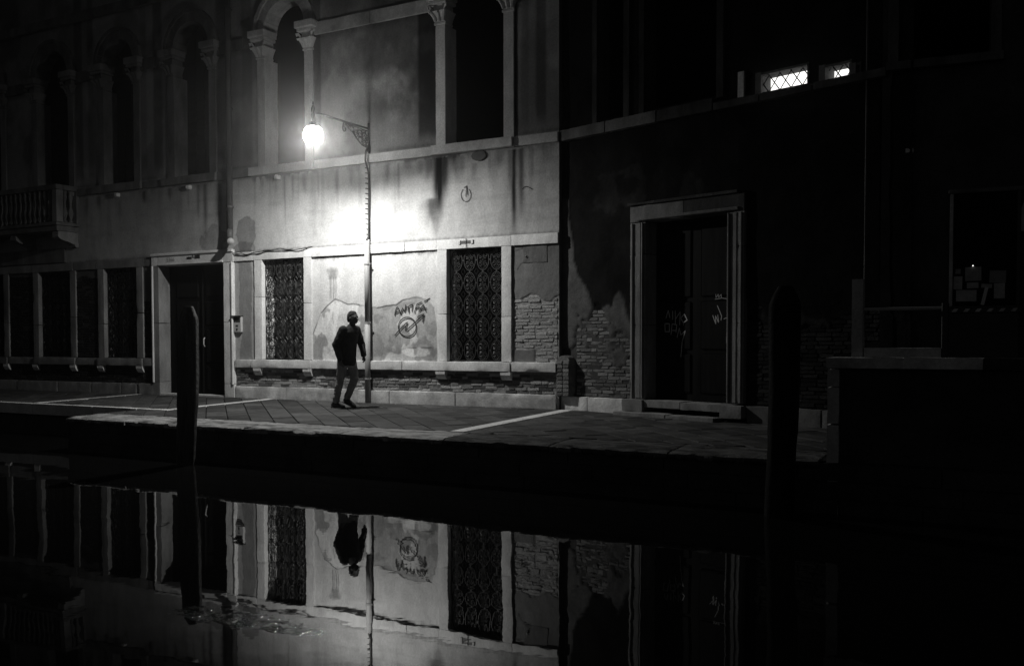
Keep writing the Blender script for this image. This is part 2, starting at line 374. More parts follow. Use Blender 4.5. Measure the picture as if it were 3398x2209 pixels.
# paving slabs laid on the diagonal, clipped to the bays between the strips
def clip(poly, a, b, c):               # keep a*x+b*y<=c
    out = []
    for i in range(len(poly)):
        p, q_ = poly[i], poly[(i+1) % len(poly)]; dp, dq = a*p[0]+b*p[1]-c, a*q_[0]+b*q_[1]-c
        if dp <= 0: out.append(p)
        if dp*dq < 0: t = dp/(dp-dq); out.append((p[0]+(q_[0]-p[0])*t, p[1]+(q_[1]-p[1])*t))
    return out
bays = [(-6.35, .07, KY+.0, -.045), (.31, 9.0, KY, 1.0), (-10.18, -6.53, -2.54, -.045), (-6.98, -6.37, KY, -2.73), (-18, -10.36, -2.54, -.045)]
slabs = []
e1 = np.array([1, -1])/math.sqrt(2); e2 = np.array([1, 1])/math.sqrt(2); ROW = .335; ang = R(-43.5)
e1 = np.array([math.cos(ang), math.sin(ang)]); e2 = np.array([-e1[1], e1[0]])
for bx0, bx1, by0, by1 in bays:
    cs = [np.array(p)@e2 for p in ((bx0, by0), (bx1, by0), (bx1, by1), (bx0, by1))]; r_a, r_b = math.floor(min(cs)/ROW), math.ceil(max(cs)/ROW)
    for r_ in range(r_a, r_b):
        ts = [np.array(p)@e1 for p in ((bx0, by0), (bx1, by0), (bx1, by1), (bx0, by1))]; t = min(ts)-random.uniform(0, .8)
        while t < max(ts):
            L = random.uniform(.5, .92); g = .006
            c4 = [(t+g, r_*ROW+g), (t+L-g, r_*ROW+g), (t+L-g, (r_+1)*ROW-g), (t+g, (r_+1)*ROW-g)]; t += L
            P = [tuple(e1*u+e2*v) for u, v in c4]
            for a, b, c in ((-1, 0, -bx0-g), (1, 0, bx1-g), (0, -1, -by0-g), (0, 1, by1-g)):
                if P: P = clip(P, a, b, c)
            if len(P) >= 3:
                A = .5*abs(sum(P[i][0]*P[(i+1) % len(P)][1]-P[(i+1) % len(P)][0]*P[i][1] for i in range(len(P))))
                if A > .012: slabs.append((P, A))
def slab_geo(P):
    k = len(P); c = np.mean(P, 0); dz = random.uniform(-.004, .004); tx, ty = random.uniform(-.006, .006), random.uniform(-.006, .006)
    def z(p): return gz(p[1])+dz+tx*(p[0]-c[0])+ty*(p[1]-c[1])
    T = [tuple(np.array(p)+(c-np.array(p))*min(.45, .011/max(np.linalg.norm(c-np.array(p)), 1e-3))) for p in P]
    V = [(p[0], p[1], z(p)) for p in T]+[(p[0], p[1], z(p)-.009) for p in P]+[(p[0], p[1], z(p)-.06) for p in P]
    F = [tuple(range(k))]+[(i+o_*k, i+(o_+1)*k, (i+1) % k+(o_+1)*k, (i+1) % k+o_*k) for o_ in (0, 1) for i in range(k)]
    return V, F
cpos = np.array([7.1083, -14.4915])
def seen(P):
    c = np.mean(P, 0); d = c-cpos; lat = (d@np.array([math.cos(yaw), -math.sin(yaw)]))/(d@np.array([math.sin(yaw), math.cos(yaw)])); return -.56 < lat < .33
slabs.sort(key=lambda s: (not seen(s[0]), np.linalg.norm(np.mean(s[0], 0)-np.array([-2.8, -2.2]))))
rest = MB()
for i, (P, A) in enumerate(slabs):
    V, F = slab_geo(P)
    if i < 296: MB().add(V, F).build('paving_slab', M_PAVE, pav)
    else: rest.add(V, F)
ro = rest.build('paving_slabs_beyond', M_PAVE, pav); ro['kind'] = 'stuff'

# ================================================================ PALAZZO (pale facade, wall plane y=0, right corner at x=0)
PZ = empty('palazzo'); tag(PZ, 'long pale plastered palazzo lit by the street lamp, with grilled windows and arched upper windows', 'building')
LOW = [(-2.23, -1.10), (-6.66, -5.565), (-11.43, -10.35), (-13.76, -12.60), (-16.30, -15.10)]
UPW = [(-2.24, -1.05), (-6.52, -5.50), (-9.10, -8.08), (-11.35, -10.37), (-13.70, -12.58), (-16.2, -15.1)]
SPRING = 7.33
CRACK = [(-5.36, 1.30), (-5.30, 1.42), (-5.16, 1.70), (-5.02, 1.83), (-4.81, 1.96), (-4.66, 1.92), (-4.49, 1.86), (-4.36, 1.86), (-4.22, 1.84), (-4.10, 1.80), (-3.81, 1.77), (-3.62, 1.81), (-3.50, 1.82), (-3.37, 1.83), (-3.22, 1.91), (-3.05, 1.94), (-2.93, 1.965), (-2.80, 1.95), (-2.66, 1.88), (-2.52, 1.74), (-2.47, 1.5)]
cxs, czs = np.array([p[0] for p in CRACK]), np.array([p[1] for p in CRACK])
def crack_top(X): return np.interp(X, cxs, czs, left=0, right=0)+.05*(fbm(X*6, X*0+3, 0, 3)-.5)
def brickmask(X, Z):
    e = .16*(fbm(X*3.2+4, Z*3.2, 0, 4)-.5)
    m_ = ((Z > .2) & (Z < .66))
    pt = 1.93+.28*(fbm(X*4+1, Z*0, 0, 3)-.5)
    m_ |= (X > -.92) & (X < .2) & (Z > .78) & (Z < pt+e*.6) & ~((X < -.45) & (Z < 1.0+e))
    m_ |= (X > -12.45) & (X < -11.62) & (Z > .78) & (Z < 2.62+e*2)
    m_ |= (X > -15.1) & (X < -13.96) & (Z > .78) & (Z < 2.72+e)
    m_ |= (X > -10.2) & (X < -9.8) & (Z > .78) & (Z < 2.0+e*3)
    return m_
def p_disp(X, Z):
    y = .006*(fbm(X*1.3, Z*1.3, 0, 3)-.5)+.004*(fbm(X*9, Z*9, 0, 2)-.5)
    below = (X > -5.38) & (X < -2.44) & (Z > .7) & (Z < crack_top(X))
    y = y+np.where(below, .006, 0)
    y = y+np.where(brickmask(X, Z), .004+.010*fbm(X*12, Z*12, 0, 2), 0)
    y = y+.03*sst(.26, .24, np.hypot(X+1.56, (Z-4.43)*1.25)+.1*(fbm(X*8, Z*8)-.5))*0
    return y
def drip(X, Z, x, z0, L, w, seed):
    wob = .03*(fbm(Z*2+seed, Z*0+seed, 0, 3)-.5); n_ = fbm(X*14+seed, Z*1.2, 0, 3)
    a = np.exp(-((X-x-wob)/w)**2)*sst(0, .04, z0-Z)*(1-sst(L*.35, L, z0-Z+.25*(n_-.5)))
    return np.clip(a*(.75+.9*n_), 0, 1)
def p_tone(X, Z):
    big = fbm(X*.6, Z*.5, 0, 4); mid = fbm(X*3, Z*1.4, 0, 4); fin = fbm(X*26, Z*10, 0, 3); col = fbm(X*9, Z*.45, 0, 4)
    t = .50*(.80+.4*big)*(.93+.14*mid)
    # --- upper storey panel, mottled with age
    up = sst(4.62, 4.7, Z)
    mot = fbm(X*1.5+3, Z*1.2+8, 0, 5)
    t = t*np.where(up > 0, 1-up*(.15+.35*sst(.42, .62, mot)), 1)
    blk = np.exp(-(((X+3.1)/.95)**4))*sst(4.85, 5.6, Z+.4*(mid-.5))*sst(.34, .62, fbm(X*2.6+9, Z*2.0, 0, 5)+.12*(X > -3.9))
    t = t*(1-.62*blk)
    for xa, xb, k in ((-2.84, -2.45, .78), (-5.30, -5.12, .55), (-.86, -.80, .8), (-7.16, -6.9, .35), (-7.9, -7.62, .3), (-9.75, -9.5, .55), (-12.36, -12.1, .55), (-10.16, -9.98, .3), (-11.9, -11.72, .45), (-.42, -.25, .5), (-.70, -.58, .25)):
        e = .05*(fbm(Z*2.1, Z*0+xa, 0, 3)-.5)
        s = sst(xa-.05, xa+.03, X+e)*(1-sst(xb-.02, xb+.03, X))*sst(4.68, 5.0, Z+.2*(mid-.5))
        t = t*(1-k*s)
    t = t*(1-.5*up*sst(7.0, 6.6, Z)*0)
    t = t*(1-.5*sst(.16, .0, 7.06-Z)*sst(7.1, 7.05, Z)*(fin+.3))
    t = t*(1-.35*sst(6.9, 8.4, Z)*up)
    # grime line on top of the sill band
    t = t*(1-.55*up*sst(.13, .0, Z-4.65+.06*(fin-.5))*sst(.35, .6, fbm(X*2.2, Z*0+5, 0, 3)+.15))
    # --- drips below the first-floor sill
    lo = sst(4.5, 4.47, Z)
    fringe = lo*sst(.34, .0, (4.48-Z)/np.maximum(.08+.55*np.clip(fbm(X*13, X*0+2, 0, 3)-.38, 0, 1)*(1+1.4*sst(.5, .7, fbm(X*1.1, X*0+7, 0, 2))), .02))
    t = t*(1-(.36+.42*sst(-3.5, -3.1, X)*sst(-1.7, -2.0, X)+.3*sst(-7.0, -6.8, X)*sst(-5.1, -5.3, X))*fringe)
    streak = lo*sst(.52, .74, fbm(X*11+2, Z*.35+4, 0, 4))*(1-sst(.2, 1.4, 4.48-Z))
    t = t*(1-.22*streak)
    D = [(-2.40, 4.47, 1.45, .11, 1.0), (-2.28, 4.47, .9, .09, .8), (-2.56, 3.75, .6, .12, .65), (-2.62, 4.47, .5, .10, .55), (-2.05, 4.47, .55, .10, .45), (-2.47, 3.42, .55, .07, .35), (-.86, 4.47, 1.9, .05, .95), (-.72, 4.47, 1.5, .06, .75), (-.95, 4.47, .9, .04, .5), (-1.9, 4.46, .45, .06, .4), (-3.1, 4.46, .28, .10, .35), (-2.8, 4.46, .35, .06, .3),
         (-1.66, 4.3, .4, .05, .3), (-6.05, 4.46, 1.3, .02, .4), (-5.55, 4.46, .5, .06, .45), (-5.85, 4.46, .7, .03, .35), (-6.65, 4.46, .4, .05, .35), (-6.85, 4.46, .9, .02, .25), (-5.2, 4.46, .8, .025, .25), (-4.75, 4.46, .6, .05, .35), (-3.55, 4.46, .5, .06, .35), (-3.3, 4.46, .8, .03, .35), (-4.4, 4.46, .4, .05, .3), (-1.35, 4.46, .6, .04, .35), (-1.15, 4.46, .35, .07, .35), (-.5, 4.46, .7, .03, .3), (-.25, 4.46, .5, .08, .2),
         (-7.85, 4.46, 1.2, .09, .6), (-8.25, 4.46, 1.35, .06, .62), (-8.45, 4.46, .9, .04, .5), (-8.75, 4.46, .7, .03, .3), (-9.3, 4.46, .35, .06, .6), (-10.1, 4.46, .35, .06, .7), (-11.6, 4.46, .4, .07, .5), (-12.0, 4.46, .5, .05, .4), (-10.9, 4.3, .5, .05, .3)]
    for i, (x, z0, L, w, k) in enumerate(D): t = t*(1-k*drip(X, Z, x, z0, L, w, i*3.1))
    bl = np.exp(-(((X+2.62)/.28)**2+((Z-3.62)/.07)**2)); t = t*(1-.35*bl*(.5+mid))
    t = t*(1-.12*sst(2.96, 3.0, Z)*sst(4.5, 4.46, Z))
    # line of dirt on the lower stone band, fine horizontal courses under the limewash
    t = t*(1-.55*sst(.07, 0, Z-2.97+.05*(fin-.5))*sst(2.965, 2.975, Z))
    t = t*(1-.10*sst(2.9, 3.0, Z)*sst(4.5, 4.4, Z)*sst(.55, .7, fbm(X*1.6, Z*9, 0, 3)))
    # fallen plaster
    for px, pz, rx, rz, k in ((-8.02, 3.26, .36, .30, .30), (-7.10, 3.32, .24, .42, .42), (-7.12, 3.05, .30, .15, .35)):
        d = np.hypot((X-px)/rx, (Z-pz)/rz)+.95*(fbm(X*4.5+px, Z*4.5, 0, 5)-.5)
        t = t*(1-k*(1-sst(.94, 1.0, d)))*(1-.35*np.exp(-((d-.98)/.045)**2))
    # --- ground floor between the bands
    g = (Z < 2.81)
    lowp = (X > -5.38) & (X < -2.44) & (Z > .7) & (Z < 2.81)
    t = np.where(g & lowp, .56*(.88+.2*mid), t)
    under = lowp & (Z < crack_top(X))
    bl2 = fbm(X*2.3+2, Z*2.6+1, 0, 4); dk = sst(.44, .49, bl2+.10*sst(1.6, .9, Z))
    t = np.where(under, (.68-.30*dk-.09*sst(.5, .54, fbm(X*5+1, Z*5+7, 0, 3)))*(.86+.28*fin), t)
    t = t*(1-.55*lowp*np.exp(-(seg_dist(X, Z, CRACK[:9])/.010)**2)*(.45+.9*sst(.3, .6, fbm(X*3, Z*3+9, 0, 2))))
    t = t*(1-.55*lowp*np.exp(-(seg_dist(X, Z, CRACK[10:18])/.010)**2)*(.35+sst(.35, .55, fbm(X*2+5, Z*2, 0, 2))))
    t = t*(1-.45*lowp*np.exp(-(seg_dist(X, Z, [(-4.55, 1.28), (-4.4, 1.22), (-4.25, 1.33), (-4.1, 1.36)])/.011)**2))
    t = t*(1-.35*lowp*np.exp(-(seg_dist(X, Z, [(-4.86, 1.72), (-4.88, 1.6), (-4.85, 1.5)])/.012)**2))
    t = t*(1-.6*lowp*sst(.10, .0, 2.80-Z+.10*(fin-.5))*sst(.3, .6, fbm(X*3.3, X*0, 0, 3)))
    # splash with runs
    d = np.hypot((X+4.86)/.17, (Z-2.46)/.17)+.9*(fbm(X*13, Z*13, 0, 4)-.5)
    t = t*(1-.55*lowp*(1-sst(.35, .95, d)))
    for x, k in ((-4.92, .65), (-4.83, .75), (-4.78, .55), (-4.88, .4)): t = t*(1-k*lowp*np.exp(-((X-x-.012*(fbm(Z*5, Z*0, 0, 2)-.5))/.011)**2)*sst(2.42, 2.36, Z)*sst(1.92, 2.0, Z))
    # broken patch above the sill
    d = np.hypot((X+2.9)/.34, (Z-.96)/.10)+.5*(fbm(X*9, Z*9, 0, 3)-.5)
    t = np.where(lowp, t*(1+.35*(1-sst(.8, 1, d))*(.4+1.2*fbm(X*30, Z*30, 0, 2))), t)
    t = t*(1-.8*lowp*np.exp(-((Z-1.035-.02*(fbm(X*6, X*0)-.5))/.012)**2)*sst(-3.2, -3.0, X)*sst(-2.5, -2.6, X)*sst(.35, .5, fbm(X*7, X*0+3, 0, 2)))
    t = np.where(lowp, t*(1-.25*sst(1.04, 1.0, Z)*sst(-3.9, -3.0, X)*sst(.8, 1.0, d)), t)
    # strip of wall between door and window, damp core
    dp = (X > -7.45) & (X < -6.85) & g & (Z > .7)
    c_ = np.abs(X+7.12)/.2+.9*(fbm(X*4, Z*2.2, 0, 4)-.5)
    t = np.where(dp, np.where(c_ < .85, .25, .40)*(.85+.3*fin), t)
    # pier at the corner, and left-hand dark piers
    pr = (X > -.95) & g
    t = np.where(pr & (Z > .7), .17*(.72+.5*mid)*(.85+.3*fin), t)
    t = t*(1-.6*pr*np.exp(-(seg_dist(X, Z, [(-.90, 2.69), (-.69, 2.74), (-.69, 2.80)])/.012)**2))
    t = t*(1-.6*pr*np.exp(-(seg_dist(X, Z, [(-.69, 2.50), (-.74, 2.47), (-.80, 2.38)])/.012)**2))
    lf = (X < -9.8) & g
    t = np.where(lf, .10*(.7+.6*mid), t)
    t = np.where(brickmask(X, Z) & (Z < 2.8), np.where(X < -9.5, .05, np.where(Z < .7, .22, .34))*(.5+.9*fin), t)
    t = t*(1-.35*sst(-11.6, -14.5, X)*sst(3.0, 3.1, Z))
    t = t*np.where(X < -7.45, np.where(Z > 4.6, 1.0, .9), 1.0)  # lower plaster left of the drainpipe toned down, painting in lamp falloff
    return np.clip(t, .012, .75)
holes = [rect(a-.1, b+.1, .75, 2.86) for a, b in LOW]+[rect(-9.73, -7.56, -1, 2.9)]
holes += [rect(a-.05, b+.05, 4.6, SPRING+.02) for a, b in UPW]
for a, b in UPW: holes.append((lambda c, r_: (lambda X, Z: (np.hypot(X-c, Z-SPRING) < r_+.08) & (Z > SPRING)))((a+b)/2, (b-a)/2))
must_x = sum([[a-.1, b+.1] for a, b in LOW], [])+[-9.73, -7.56]+sum([[a-.05, b+.05] for a, b in UPW], [])+[0.0]
xs = lines([(-24, -16.6, .2), (-16.6, -7.6, .042), (-7.6, -5.42, .021), (-5.42, -2.42, .0125), (-2.42, 0, .021)], must_x)
zs = lines([(0, .75, .05), (.75, 2.1, .0125), (2.1, 4.7, .022), (4.7, 8.4, .034), (8.4, 11, .2)], [.75, 2.86, 4.6, SPRING+.02, 2.9])
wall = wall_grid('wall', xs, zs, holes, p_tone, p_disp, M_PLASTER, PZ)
MB().add([(0, 0, 0), (0, .42, 0), (0, .42, 11), (0, 0, 11)], [(0, 1, 2, 3)]).build('corner_return', M_STONE_DK, PZ)
MB().box(-24, -.02, .40, 7, 0, 11).build('rear_wall', M_DARK, PZ)
MB().box(-24.3, .3, -.5, 7.2, 11.0, 11.25, .03).build('roof', M_QUAY, PZ)
# plinth
for seg in ([-24, -21, -18, -16.4, -14.6, -13.1, -11.9, -10.9, -10.35, -9.83], [-7.43, -6.05, -4.25, -3.5, -2.05, -.04]):
    for a, b in zip(seg[:-1], seg[1:]): rough_block('plinth_stone', a+.005, b-.005, -.045+random.uniform(-.008, .008), .1, -.06, .235+random.uniform(-.012, .006), (M_STONE_W if a > -7.5 else M_STONE_L), PZ, .045, .016, .006)
# sill course and its brackets
for seg in ([-24, -21, -18, -16.5, -14.95, -13.95, -12.42, -11.65, -10.15, -9.84], [-7.41, -6.93, -5.36, -3.20, -2.47, -.905, -.03]):
    for a, b in zip(seg[:-1], seg[1:]):
        win = any(abs((a+b)/2-(l+r_)/2) < .3 for l, r_ in LOW)
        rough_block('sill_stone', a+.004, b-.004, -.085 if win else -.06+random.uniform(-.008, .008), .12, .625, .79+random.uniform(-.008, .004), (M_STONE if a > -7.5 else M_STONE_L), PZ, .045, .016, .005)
for l, r_ in LOW:
    for x in (l-.22, r_-.005):
        b_ = MB().extr([(.06, .62), (-.075, .62), (-.07, .56), (-.04, .50), (.0, .47), (.06, .47)], 'x', x, x+.2); b_.build('sill_bracket', M_STONE, PZ)
# lower stone band (lintel course)
for seg in ([-24, -21, -18, -16.55, -14.85, -14.0, -12.5, -11.7, -10.1, -9.84], [-7.42, -6.9, -5.56, -5.36, -3.15, -2.44, -.908, -.005]):
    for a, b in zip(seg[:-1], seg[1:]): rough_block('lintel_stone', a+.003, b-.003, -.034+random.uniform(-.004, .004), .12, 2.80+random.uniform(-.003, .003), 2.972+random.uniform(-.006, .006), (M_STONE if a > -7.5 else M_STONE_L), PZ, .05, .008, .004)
# first-floor sill course
seg = [-24, -21, -18, -16.4, -14.9, -13.9, -12.35, -11.7, -10.1, -9.45, -7.85, -6.93, -5.26, -4.02, -2.52, -.85, -.0]
for a, b in zip(seg[:-1], seg[1:]):
    win = any(abs((a+b)/2-(l+r_)/2) < .35 for l, r_ in UPW)
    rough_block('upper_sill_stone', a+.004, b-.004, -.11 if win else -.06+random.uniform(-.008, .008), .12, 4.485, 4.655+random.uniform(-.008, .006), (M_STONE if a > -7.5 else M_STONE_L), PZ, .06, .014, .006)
# impost course between the arched windows, cornice above
for a, b in ((-5.24, -3.9), (-3.89, -2.55), (-.80, -.01), (-7.75, -7.1), (-10.05, -9.68), (-12.25, -11.7), (-14.9, -14.0)):
    rough_block('impost_stone', a, b, -.045, .1, 7.055, 7.29, M_STONE_W if a > -7 else M_STONE_DK, PZ, .08, .012, .005)
for a, b in zip(np.arange(-23.4, -.3, 1.8), np.arange(-21.6, 1.5, 1.8)): rough_block('cornice_stone', a, min(b, 0)-.006, -.10, .1, 8.42, 8.62, M_STONE_DK, PZ, .12, .012, .005)

# --- iron grille: one oval cell of four scrolls, shared by every window
def spiral(cx, cz, a0, turns, r0_, r1_, n=12): return [(cx+(r0_+(r1_-r0_)*i/n)*math.cos(a0+turns*2*math.pi*i/n), 0, cz+(r0_+(r1_-r0_)*i/n)*math.sin(a0+turns*2*math.pi*i/n)) for i in range(n+1)]
CW, CH = .272, .40
cell = MB(); rr = .0085
cell.tube([(.118*math.cos(t), 0, .182*math.sin(t)) for t in np.linspace(0, 2*math.pi, 22)[:-1]], rr, 5, closed=True)
for sx in (-1, 1):
    for sz in (-1, 1):
        sp = spiral(.052, .075, R(-75), -1.35 if 1 else 0, .05, .012, 13); cell.tube([(sx*p[0], -.004, sz*p[2]) for p in sp], rr*.85, 5)
        cell.tube([(sx*.05, -.004, sz*.125), (sx*.018, -.004, sz*.15), (0, -.004, sz*.18)], rr*.8, 4)
cell.tube([(0, .004, -.182), (0, .004, .182)], rr*.75, 4)
cell.tube([(-.05, 0, .0), (0, 0, .045), (.05, 0, 0), (0, 0, -.045)], rr*.8, 4, closed=True)
cell.lathe([(0, -.016), (.016, -.010), (.018, 0), (.016, .010), (0, .016)], n=8)
cell.box(-CW/2-.002, -.112, -.006, .006, -.010, .010); cell.box(.112, CW/2+.002, -.006, .006, -.010, .010)
cell.box(-.012, .012, -.008, .008, .176, CH/2+.001); cell.box(-.012, .012, -.008, .008, -CH/2-.001, -.176)
CELL = cell.mesh('grille_scroll'); CELL.materials.append(M_GRILLE); CELL_DK = CELL.copy(); CELL_DK.materials[0] = M_IRON2
DIAM = MB().tube([(-.042, 0, 0), (0, 0, .055), (.042, 0, 0), (0, 0, -.055)], .007, 4, closed=True).mesh('grille_diamond'); DIAM.materials.append(M_GRILLE)
for wi, (l, r_) in enumerate(LOW):
    wdw = MB().box(l-.02, r_+.02, .33, .36, .79, 2.81).build('window', M_GLASS, PZ)
    for a, b in ((l-.2, l), (r_, r_+.195)):
        rough_block('jamb', a, b, -.036, .33, .792, 1.80+.25*math.sin(wi*2+a), M_STONE if wi < 2 else M_STONE_L, wdw, .06, .012, .004); rough_block('jamb', a, b, -.034, .33, 1.80+.25*math.sin(wi*2+a)+.004, 2.797, M_STONE if wi < 2 else M_STONE_L, wdw, .06, .012, .004)
    fr = MB().box(l, r_, .10, .30, 2.79, 2.80); 
    cw = (r_-l-.03)/4
    for i in range(4):
        for j in range(5):
            o = link('grille_scroll', CELL if wi < 2 else CELL_DK, None, wdw); o.location = (l+.015+cw*(i+.5), .07, .79+CH*(j+.5)); o.scale = (cw/CW, 1, 1.0)
    for i in range(3):
        for j in range(1, 5):
            o = link('grille_diamond', DIAM, None, wdw); o.location = (l+.015+cw*(i+1), .07, .79+CH*j)
    bars = MB()
    for i in (0, 4): bars.box(l+.015+cw*i-.006, l+.015+cw*i+.006, .064, .076, .79, 2.80)
    bars.box(l, r_, .063, .077, .795, .812); bars.box(l, r_, .063, .077, 2.78, 2.797); bars.build('grille_frame', M_GRILLE, wdw)
    if wi in (1, 2):
        cu = MB(); n_ = 26
        c0, c1 = (l+.22, r_-.05)
        V = []; F = []
        for i in range(n_+1):
            x = c0+(c1-c0)*i/n_; y = .305+.006*math.sin(i*.8)+.004*math.sin(i*.37); V += [(x, y, .80), (x, y, 2.35)]
        F = [(2*i, 2*i+2, 2*i+3, 2*i+1) for i in range(n_)]; cu.add(V, F).build('curtain', M_CURTAIN, wdw, True)
    mul = MB().box((l+r_)/2-.03, (l+r_)/2+.03, .29, .33, .79, 2.8); mul.box(l, r_, .295, .33, 2.05, 2.10); mul.build('mullion', M_DOOR, wdw)
# --- arched upper windows
def capital(cx, w, parent, M_STONE):
    b = MB(); rings = [(6.78, w*.52, .0), (6.79, w*.60, .015), (6.82, w*.60, .015), (6.835, w*.53, .0), (6.90, w*.62, .03), (6.97, w*.80, .07), (7.01, w*.92, .095), (7.02, w*.60, .03), (7.13, w*.60, .03)]
    V = []; F = []
    for z, h, p in rings: V += [(cx-h, -.036-p, z), (cx+h, -.036-p, z), (cx+h, .2, z), (cx-h, .2, z)]
    for i in range(len(rings)-1):
        for j in range(4): F.append((i*4+j, i*4+(j+1) % 4, i*4+4+(j+1) % 4, i*4+4+j))
    b.add(V, F)
    for s_ in (-1, 0, 1):
        b.tube([(cx+s_*w*.40, -.06, 6.84), (cx+s_*w*.50, -.085, 6.92), (cx+s_*w*.72, -.13, 7.0), (cx+s_*w*.80, -.155, 6.99), (cx+s_*w*.76, -.14, 6.965)], [.025, .03, .026, .022, .014], 6)
        if s_: b.tube([(cx+s_*w*.62, -.09, 7.03), (cx+s_*w*.85, -.12, 7.10), (cx+s_*w*.98, -.14, 7.09), (cx+s_*w*.95, -.13, 7.05)], [.02, .026, .026, .016], 6)
    b.build('capital', M_STONE, parent, False)
    a = MB(); 
    a.box(cx-w*.95, cx+w*.95, -.15, .2, 7.132, 7.19, .010); a.box(cx-w*1.12, cx+w*1.12, -.19, .2, 7.193, 7.33, .015); a.build('abacus', M_STONE, parent)
for wi, (l, r_) in enumerate(UPW):
    w = r_-l; c = (l+r_)/2
    sh = MB().box(l-.04, r_+.04, .34, .37, 4.6, SPRING+w/2+.1).build('upper_window', M_DARK, PZ)
    for a, b in ((l-.205, l), (r_, r_+.20)):
        rough_block('column', a, b, -.036, .34, 4.652, 6.78, M_STONE if wi < 2 else M_STONE_L, sh, .08, .01, .004); capital((a+b)/2, .2, sh, M_STONE if wi < 2 else M_STONE_L)
    nv = 9
    for i in range(nv):
        a0, a1 = math.pi*i/nv+.004, math.pi*(i+1)/nv-.004; pr = MB()
        po = [(c+rad*math.cos(t), SPRING+.004+rad*math.sin(t)) for rad, t in [(w/2+.01, a0), (w/2+.01, (a0+a1)/2), (w/2+.01, a1), (w/2+.235, a1), (w/2+.235, (a0+a1)/2), (w/2+.235, a0)]]
        pr.extr(po, 'y', -.05, .34); po2 = [(c+rad*math.cos(t), SPRING+.004+rad*math.sin(t)) for rad, t in [(w/2+.19, a0), (w/2+.19, a1), (w/2+.27, a1), (w/2+.27, a0)]]
        pr.extr(po2, 'y', -.085, .1); pr.build('voussoir', M_STONE_W if wi < 2 else M_STONE_DK, sh)
    bd = MB()
    for k in range(1, 4): bd.box(l+w*k/4-.008, l+w*k/4+.008, .325, .345, 4.66, SPRING+.3)
    for k in range(24): bd.box(l+.02, r_-.02, .328, .343, 4.72+.105*k, 4.755+.105*k)
    if wi >= 2: bd.build('louvre', M_DARK, sh)
# --- door
door = MB().box(-9.64, -7.69, .26, .32, 0, 2.80).build('door', M_DOOR, PZ)
for lf in range(2):
    x0 = -9.5+lf*.88
    for z0, z1 in ((.12, .62), (.70, 1.42), (1.50, 2.02), (2.10, 2.62)):
        MB().box(x0+.10, x0+.76, .235, .262, z0, z1, .02).build('door_panel', M_DOOR, door)
MB().box(-8.645, -8.605, .232, .262, .02, 2.72, .005).build('door_meeting_stile', M_DOOR, door)
MB().tube([(-8.52, .20, 1.05), (-8.52, .17, 1.09), (-8.52, .17, 1.2), (-8.52, .20, 1.24)], .012, 6).build('door_handle', M_METALBOX, door)
MB().box(-9.3, -8.9, .236, .259, 1.44, 1.48).build('letter_slot', M_METALBOX, door)
MB().box(-9.2, -8.95, .2605, .2615, 2.46, 2.5)
for x0, x1 in ((-9.62, -9.58),): pass
for a, b, s_ in ((-9.835, -9.63, -1), (-7.70, -7.43, 1)):
    for z0, z1 in ((-.03, .28), (.285, 1.55), (1.555, 2.785)):
        rough_block('door_jamb', a, b, -.05, .27, z0, z1, (M_STONE if a > -8 else M_STONE_L), door, .06, .008, .003)
    e = a if s_ < 0 else b-.05
    MB().box(e+.002, e+.048, -.075, -.045, .26, 2.79, .01).build('door_moulding', M_STONE, door)
rough_block('door_lintel', -9.65, -7.70, -.055, .27, 2.79, 3.035, M_STONE, door, .07, .008, .003); rough_block('door_lintel', -9.84, -9.655, -.055, .27, 2.79, 3.035, M_STONE, door, .07, .008, .003); rough_block('door_lintel', -7.695, -7.425, -.055, .27, 2.79, 3.04, M_STONE, door, .07, .008, .003)
MB().box(-9.85, -7.415, -.085, -.04, 2.99, 3.05, .012).build('door_moulding', M_STONE, door)
MB().box(-9.62, -7.71, -.07, -.045, 2.79, 2.82, .008).build('door_moulding', M_STONE, door)
rough_block('door_step', -9.62, -7.71, -.03, .27, -.05, .03, M_STONE_W, door, .08, .01, .004)
cl = MB().box(-8.74, -8.60, -.064, -.05, 2.895, 2.945, .004); cl.box(-8.50, -8.36, -.066, -.05, 2.90, 2.97, .004); cl.box(-8.60, -8.50, -.060, -.05, 2.92, 2.935); cl.tube([(-8.56, -.058, 2.93), (-8.57, -.062, 3.03)], .008, 5); cl.build('iron_clamp', M_IRON, PZ)
cl = MB().box(-1.93, -1.70, -.042, -.034, 2.875, 2.93, .003); cl.build('iron_clamp', M_DRAIN, PZ)
MB().box(-1.975, -1.925, -.05, -.034, 2.865, 2.94, .006).build('clamp_lug', M_STONE, PZ); MB().box(-1.71, -1.66, -.05, -.034, 2.87, 2.945, .006).build('clamp_lug', M_STONE, PZ); MB().tube([(-1.81, -.045, 2.80), (-1.81, -.045, 2.97)], .005, 5).build('clamp_pin', M_IRON, PZ)
# house number cut over the door
def text(name, s, x, y, z, size, M, parent, rx=90):
    cu = bpy.data.curves.new(name, 'FONT'); cu.body = s; cu.size = size; cu.extrude = .0015; t_ = bpy.data.objects.new(name, cu); COL.objects.link(t_)
    dg = bpy.context.evaluated_depsgraph_get(); me = bpy.data.meshes.new_from_object(t_.evaluated_get(dg)); bpy.data.objects.remove(t_)
    o = link(name, me, M, parent); o.location = (x, y, z); o.rotation_euler = (R(rx), 0, 0); return o
text('house_number', '5366', -9.37, -.0575, 2.865, .125, M_PIPE, door)
# blank plaque high on the corner pier
rough_block('stone_plaque', -.69, -.225, -.010, .05, 2.49, 2.79, M_PLASTER2 if 0 else M_STONE_DK, PZ, .04, .012, .004)
MB().lathe([(.004, 0), (.02, .004), (.02, .012), (.004, .016)], n=8).build('plaque_hole', M_IRON, PZ).matrix_local = Matrix.Translation((-.62, -.012, 2.60)) @ Matrix.Rotation(R(90), 4, 'X')
